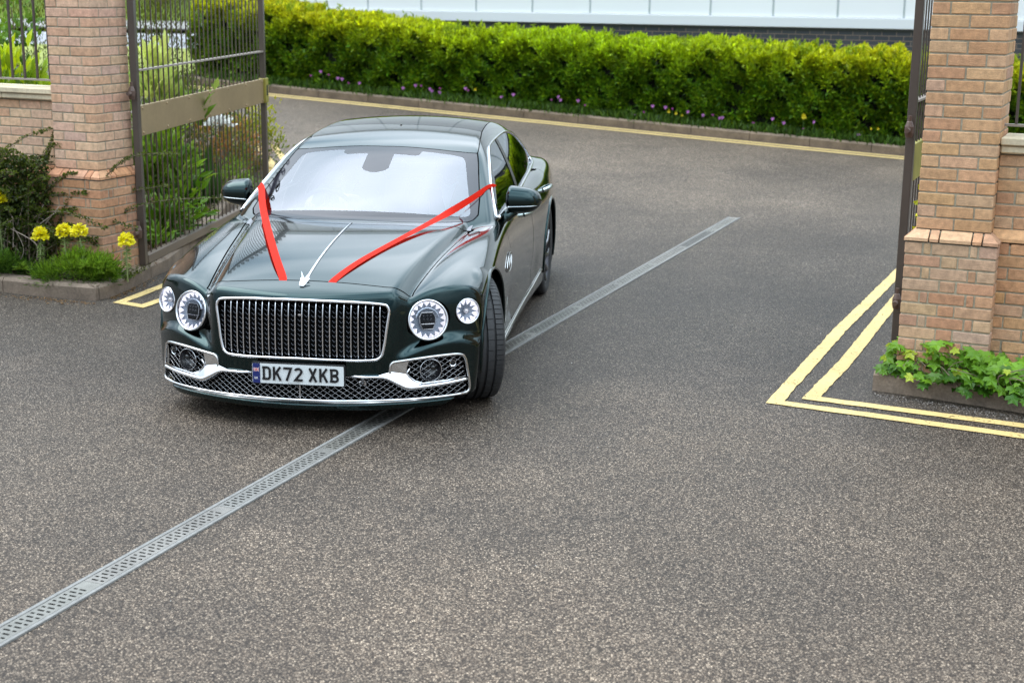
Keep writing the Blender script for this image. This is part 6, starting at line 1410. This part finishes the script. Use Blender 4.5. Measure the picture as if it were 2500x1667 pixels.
HAIRG = mat('grey_hair', (.42, .41, .40), .7, bump=(300, .002)); HAIRB = mat('brown_hair', (.08, .055, .04), .6, bump=(300, .002))
def person(x, label, shirt, jacket, driver, hair):
    sy = 2.72; root = empty('person', tuple(to_world((x, sy, 0))), CA); tag(root, label, 'person', 'people in the front seats')
    L_ = lambda a, b, c: np.array([a, b-sy, c])
    hz = 1.185; sp = [('pel', None, L_(0, 2.74, .58), (.15, .12)), ('wai', 'pel', L_(0, 2.80, .72), (.135, .105)), ('che', 'wai', L_(0, 2.85, .87), (.155, .115)), ('nec0', 'che', L_(0, 2.86, .985), (.085, .075)), ('nec', 'nec0', L_(0, 2.845, 1.045), .056), ('hea', 'nec', L_(0, 2.825, 1.10), .060)]
    for s_, sd in ((1, 'L'), (-1, 'R')):
        sh = L_(s_*.175, 2.85, .935); sp.append(('sho'+sd, 'che', sh, .062))
        if driver: el = L_(s_*.245, 2.62, .80); wr = L_(.055+.115, 2.335, .985) if s_ > 0 else L_(-.17, 2.32, .93)
        else: el = L_(s_*.23, 2.70, .70); wr = L_(s_*.08, 2.47, .64)
        sp += [('elb'+sd, 'sho'+sd, el, .044), ('for'+sd, 'elb'+sd, el*.45+wr*.55, .036), ('wri'+sd, 'for'+sd, wr, .026)]
        hip = L_(s_*.09, 2.66, .53); kn = L_(s_*.13, 2.22, .60); an = L_(s_*.12, 1.95, .26)
        sp += [('hip'+sd, 'pel', hip, .085), ('kne'+sd, 'hip'+sd, kn, .060), ('ank'+sd, 'kne'+sd, an, .042), ('toe'+sd, 'ank'+sd, an+np.array([0, -.16, -.02]), .035)]
        if driver and s_ > 0: sp += hand(sd, wr, (-.78, -.55, .30), (.25, -.35, -.1), (-.30, -.25, -.95), 1)
        else: sp += hand(sd, wr, (-.3*s_, -.9, .1), (s_*-1., 0, 0), (0, -.4, -.9), 1)
    V_, E_, Rr = tree_skel(sp); skin('body', V_, E_, Rr, SKINM, root)
    # garments follow the same skeleton, a little wider
    keep = ['pel', 'wai', 'che', 'nec0', 'shoL', 'elbL', 'forL', 'shoR', 'elbR', 'forR']; ids = {s_[0]: s_ for s_ in sp}
    gsp = []
    for k in keep:
        n_, p_, q, r_ = ids[k]; r2 = tuple(v+.012 for v in r_) if isinstance(r_, tuple) else r_+.012; gsp.append((n_, p_, q, r2))
    for sd in 'LR': n_, p_, q, r_ = ids['wri'+sd]; qf = ids['for'+sd][2]; gsp.append((n_, p_, qf*.3+q*.7, .036))
    V_, E_, Rr = tree_skel(gsp); skin('jacket', V_, E_, Rr, jacket, root)
    tsp = [ids['pel'][:2]+(ids['pel'][2]+np.array([0, 0, -.02]), (.155, .125))]
    for sd in 'LR':
        for k in ('hip', 'kne', 'ank'): n_, p_, q, r_ = ids[k+sd]; tsp.append((n_, p_, q, r_+.012))
    V_, E_, Rr = tree_skel(tsp); skin('trousers', V_, E_, Rr, mat('dark_cloth', (.02, .02, .025), .8) if not bpy.data.materials.get('dark_cloth') else bpy.data.materials['dark_cloth'], root)
    # shirt front: a V between the lapels
    mb = MB(); c0 = L_(0, 2.80, 1.035); pts = [c0+np.array([-.055, -.012, 0]), c0+np.array([.055, -.012, 0]), c0+np.array([.035, -.062, -.08]), c0+np.array([0, -.085, -.20]), c0+np.array([-.035, -.062, -.08])]
    mb.add(pts, [(0, 1, 2, 3, 4)]); mb.add([p_+np.array([0, .03, 0]) for p_ in pts], [(0, 1, 2, 3, 4)]); mb.build('shirt_front', shirt, root)
    mb = MB(); mb.tube([L_(-.058, 2.83, 1.045), L_(-.03, 2.785, 1.03), L_(0, 2.770, 1.015), L_(.03, 2.785, 1.03), L_(.058, 2.83, 1.045), L_(0, 2.895, 1.055)], .014, 6, closed=True); mb.build('collar', shirt, root, smooth=True)
    h = face_head(L_(0, 2.815, hz), SKINM, root, R(6))
    bm = bmesh.new(); bmesh.ops.create_uvsphere(bm, u_segments=32, v_segments=20, radius=1)
    bmesh.ops.delete(bm, geom=[v for v in bm.verts if v.co.z < (.38 if v.co.y < -.25 else (-.25 if v.co.y > .2 else .1))], context='VERTS')
    for v in bm.verts: v.co = Vector((v.co.x*.081, v.co.y*.101, v.co.z*.127+.002+.003*math.sin(v.co.x*40)))
    me = bpy.data.meshes.new('hair'); bm.to_mesh(me); bm.free(); me.polygons.foreach_set('use_smooth', [True]*len(me.polygons)); ho = link('hair', me, hair, root); ho.location = L_(0, 2.815, hz); ho.rotation_euler = (R(6), 0, 0)
    mb = MB()
    for s_ in (-1, 1):
        ec = np.array([s_*.029, 2.815-sy-.083, hz+.008]); mb.lathe([(.0105*math.cos(q), .0105*math.sin(q)) for q in np.linspace(-1.5, 1.5, 7)], ec, quat_axes((0, -1, 0)), n=12, mi=0); mb.lathe([(.0050, .0095), (0, .0108)], ec, quat_axes((0, -1, 0)), n=10, mi=1)
    mb.build('eyes', [mat('eye_white', (.7, .7, .68), .2), mat('iris', (.05, .04, .03), .2)], root, smooth=True)
    return root
SH = mat('white_shirt', (.75, .76, .78), .7)
person(-.37, 'driver in a pale top holding the steering wheel, faint behind the windscreen reflection', SH, mat('pale_jacket', (.30, .36, .40), .85), True, HAIRG)
person(.37, 'front passenger in a dark jacket and white collar, right half of the windscreen', SH, mat('dark_suit', (.07, .08, .10), .8), False, HAIRB)
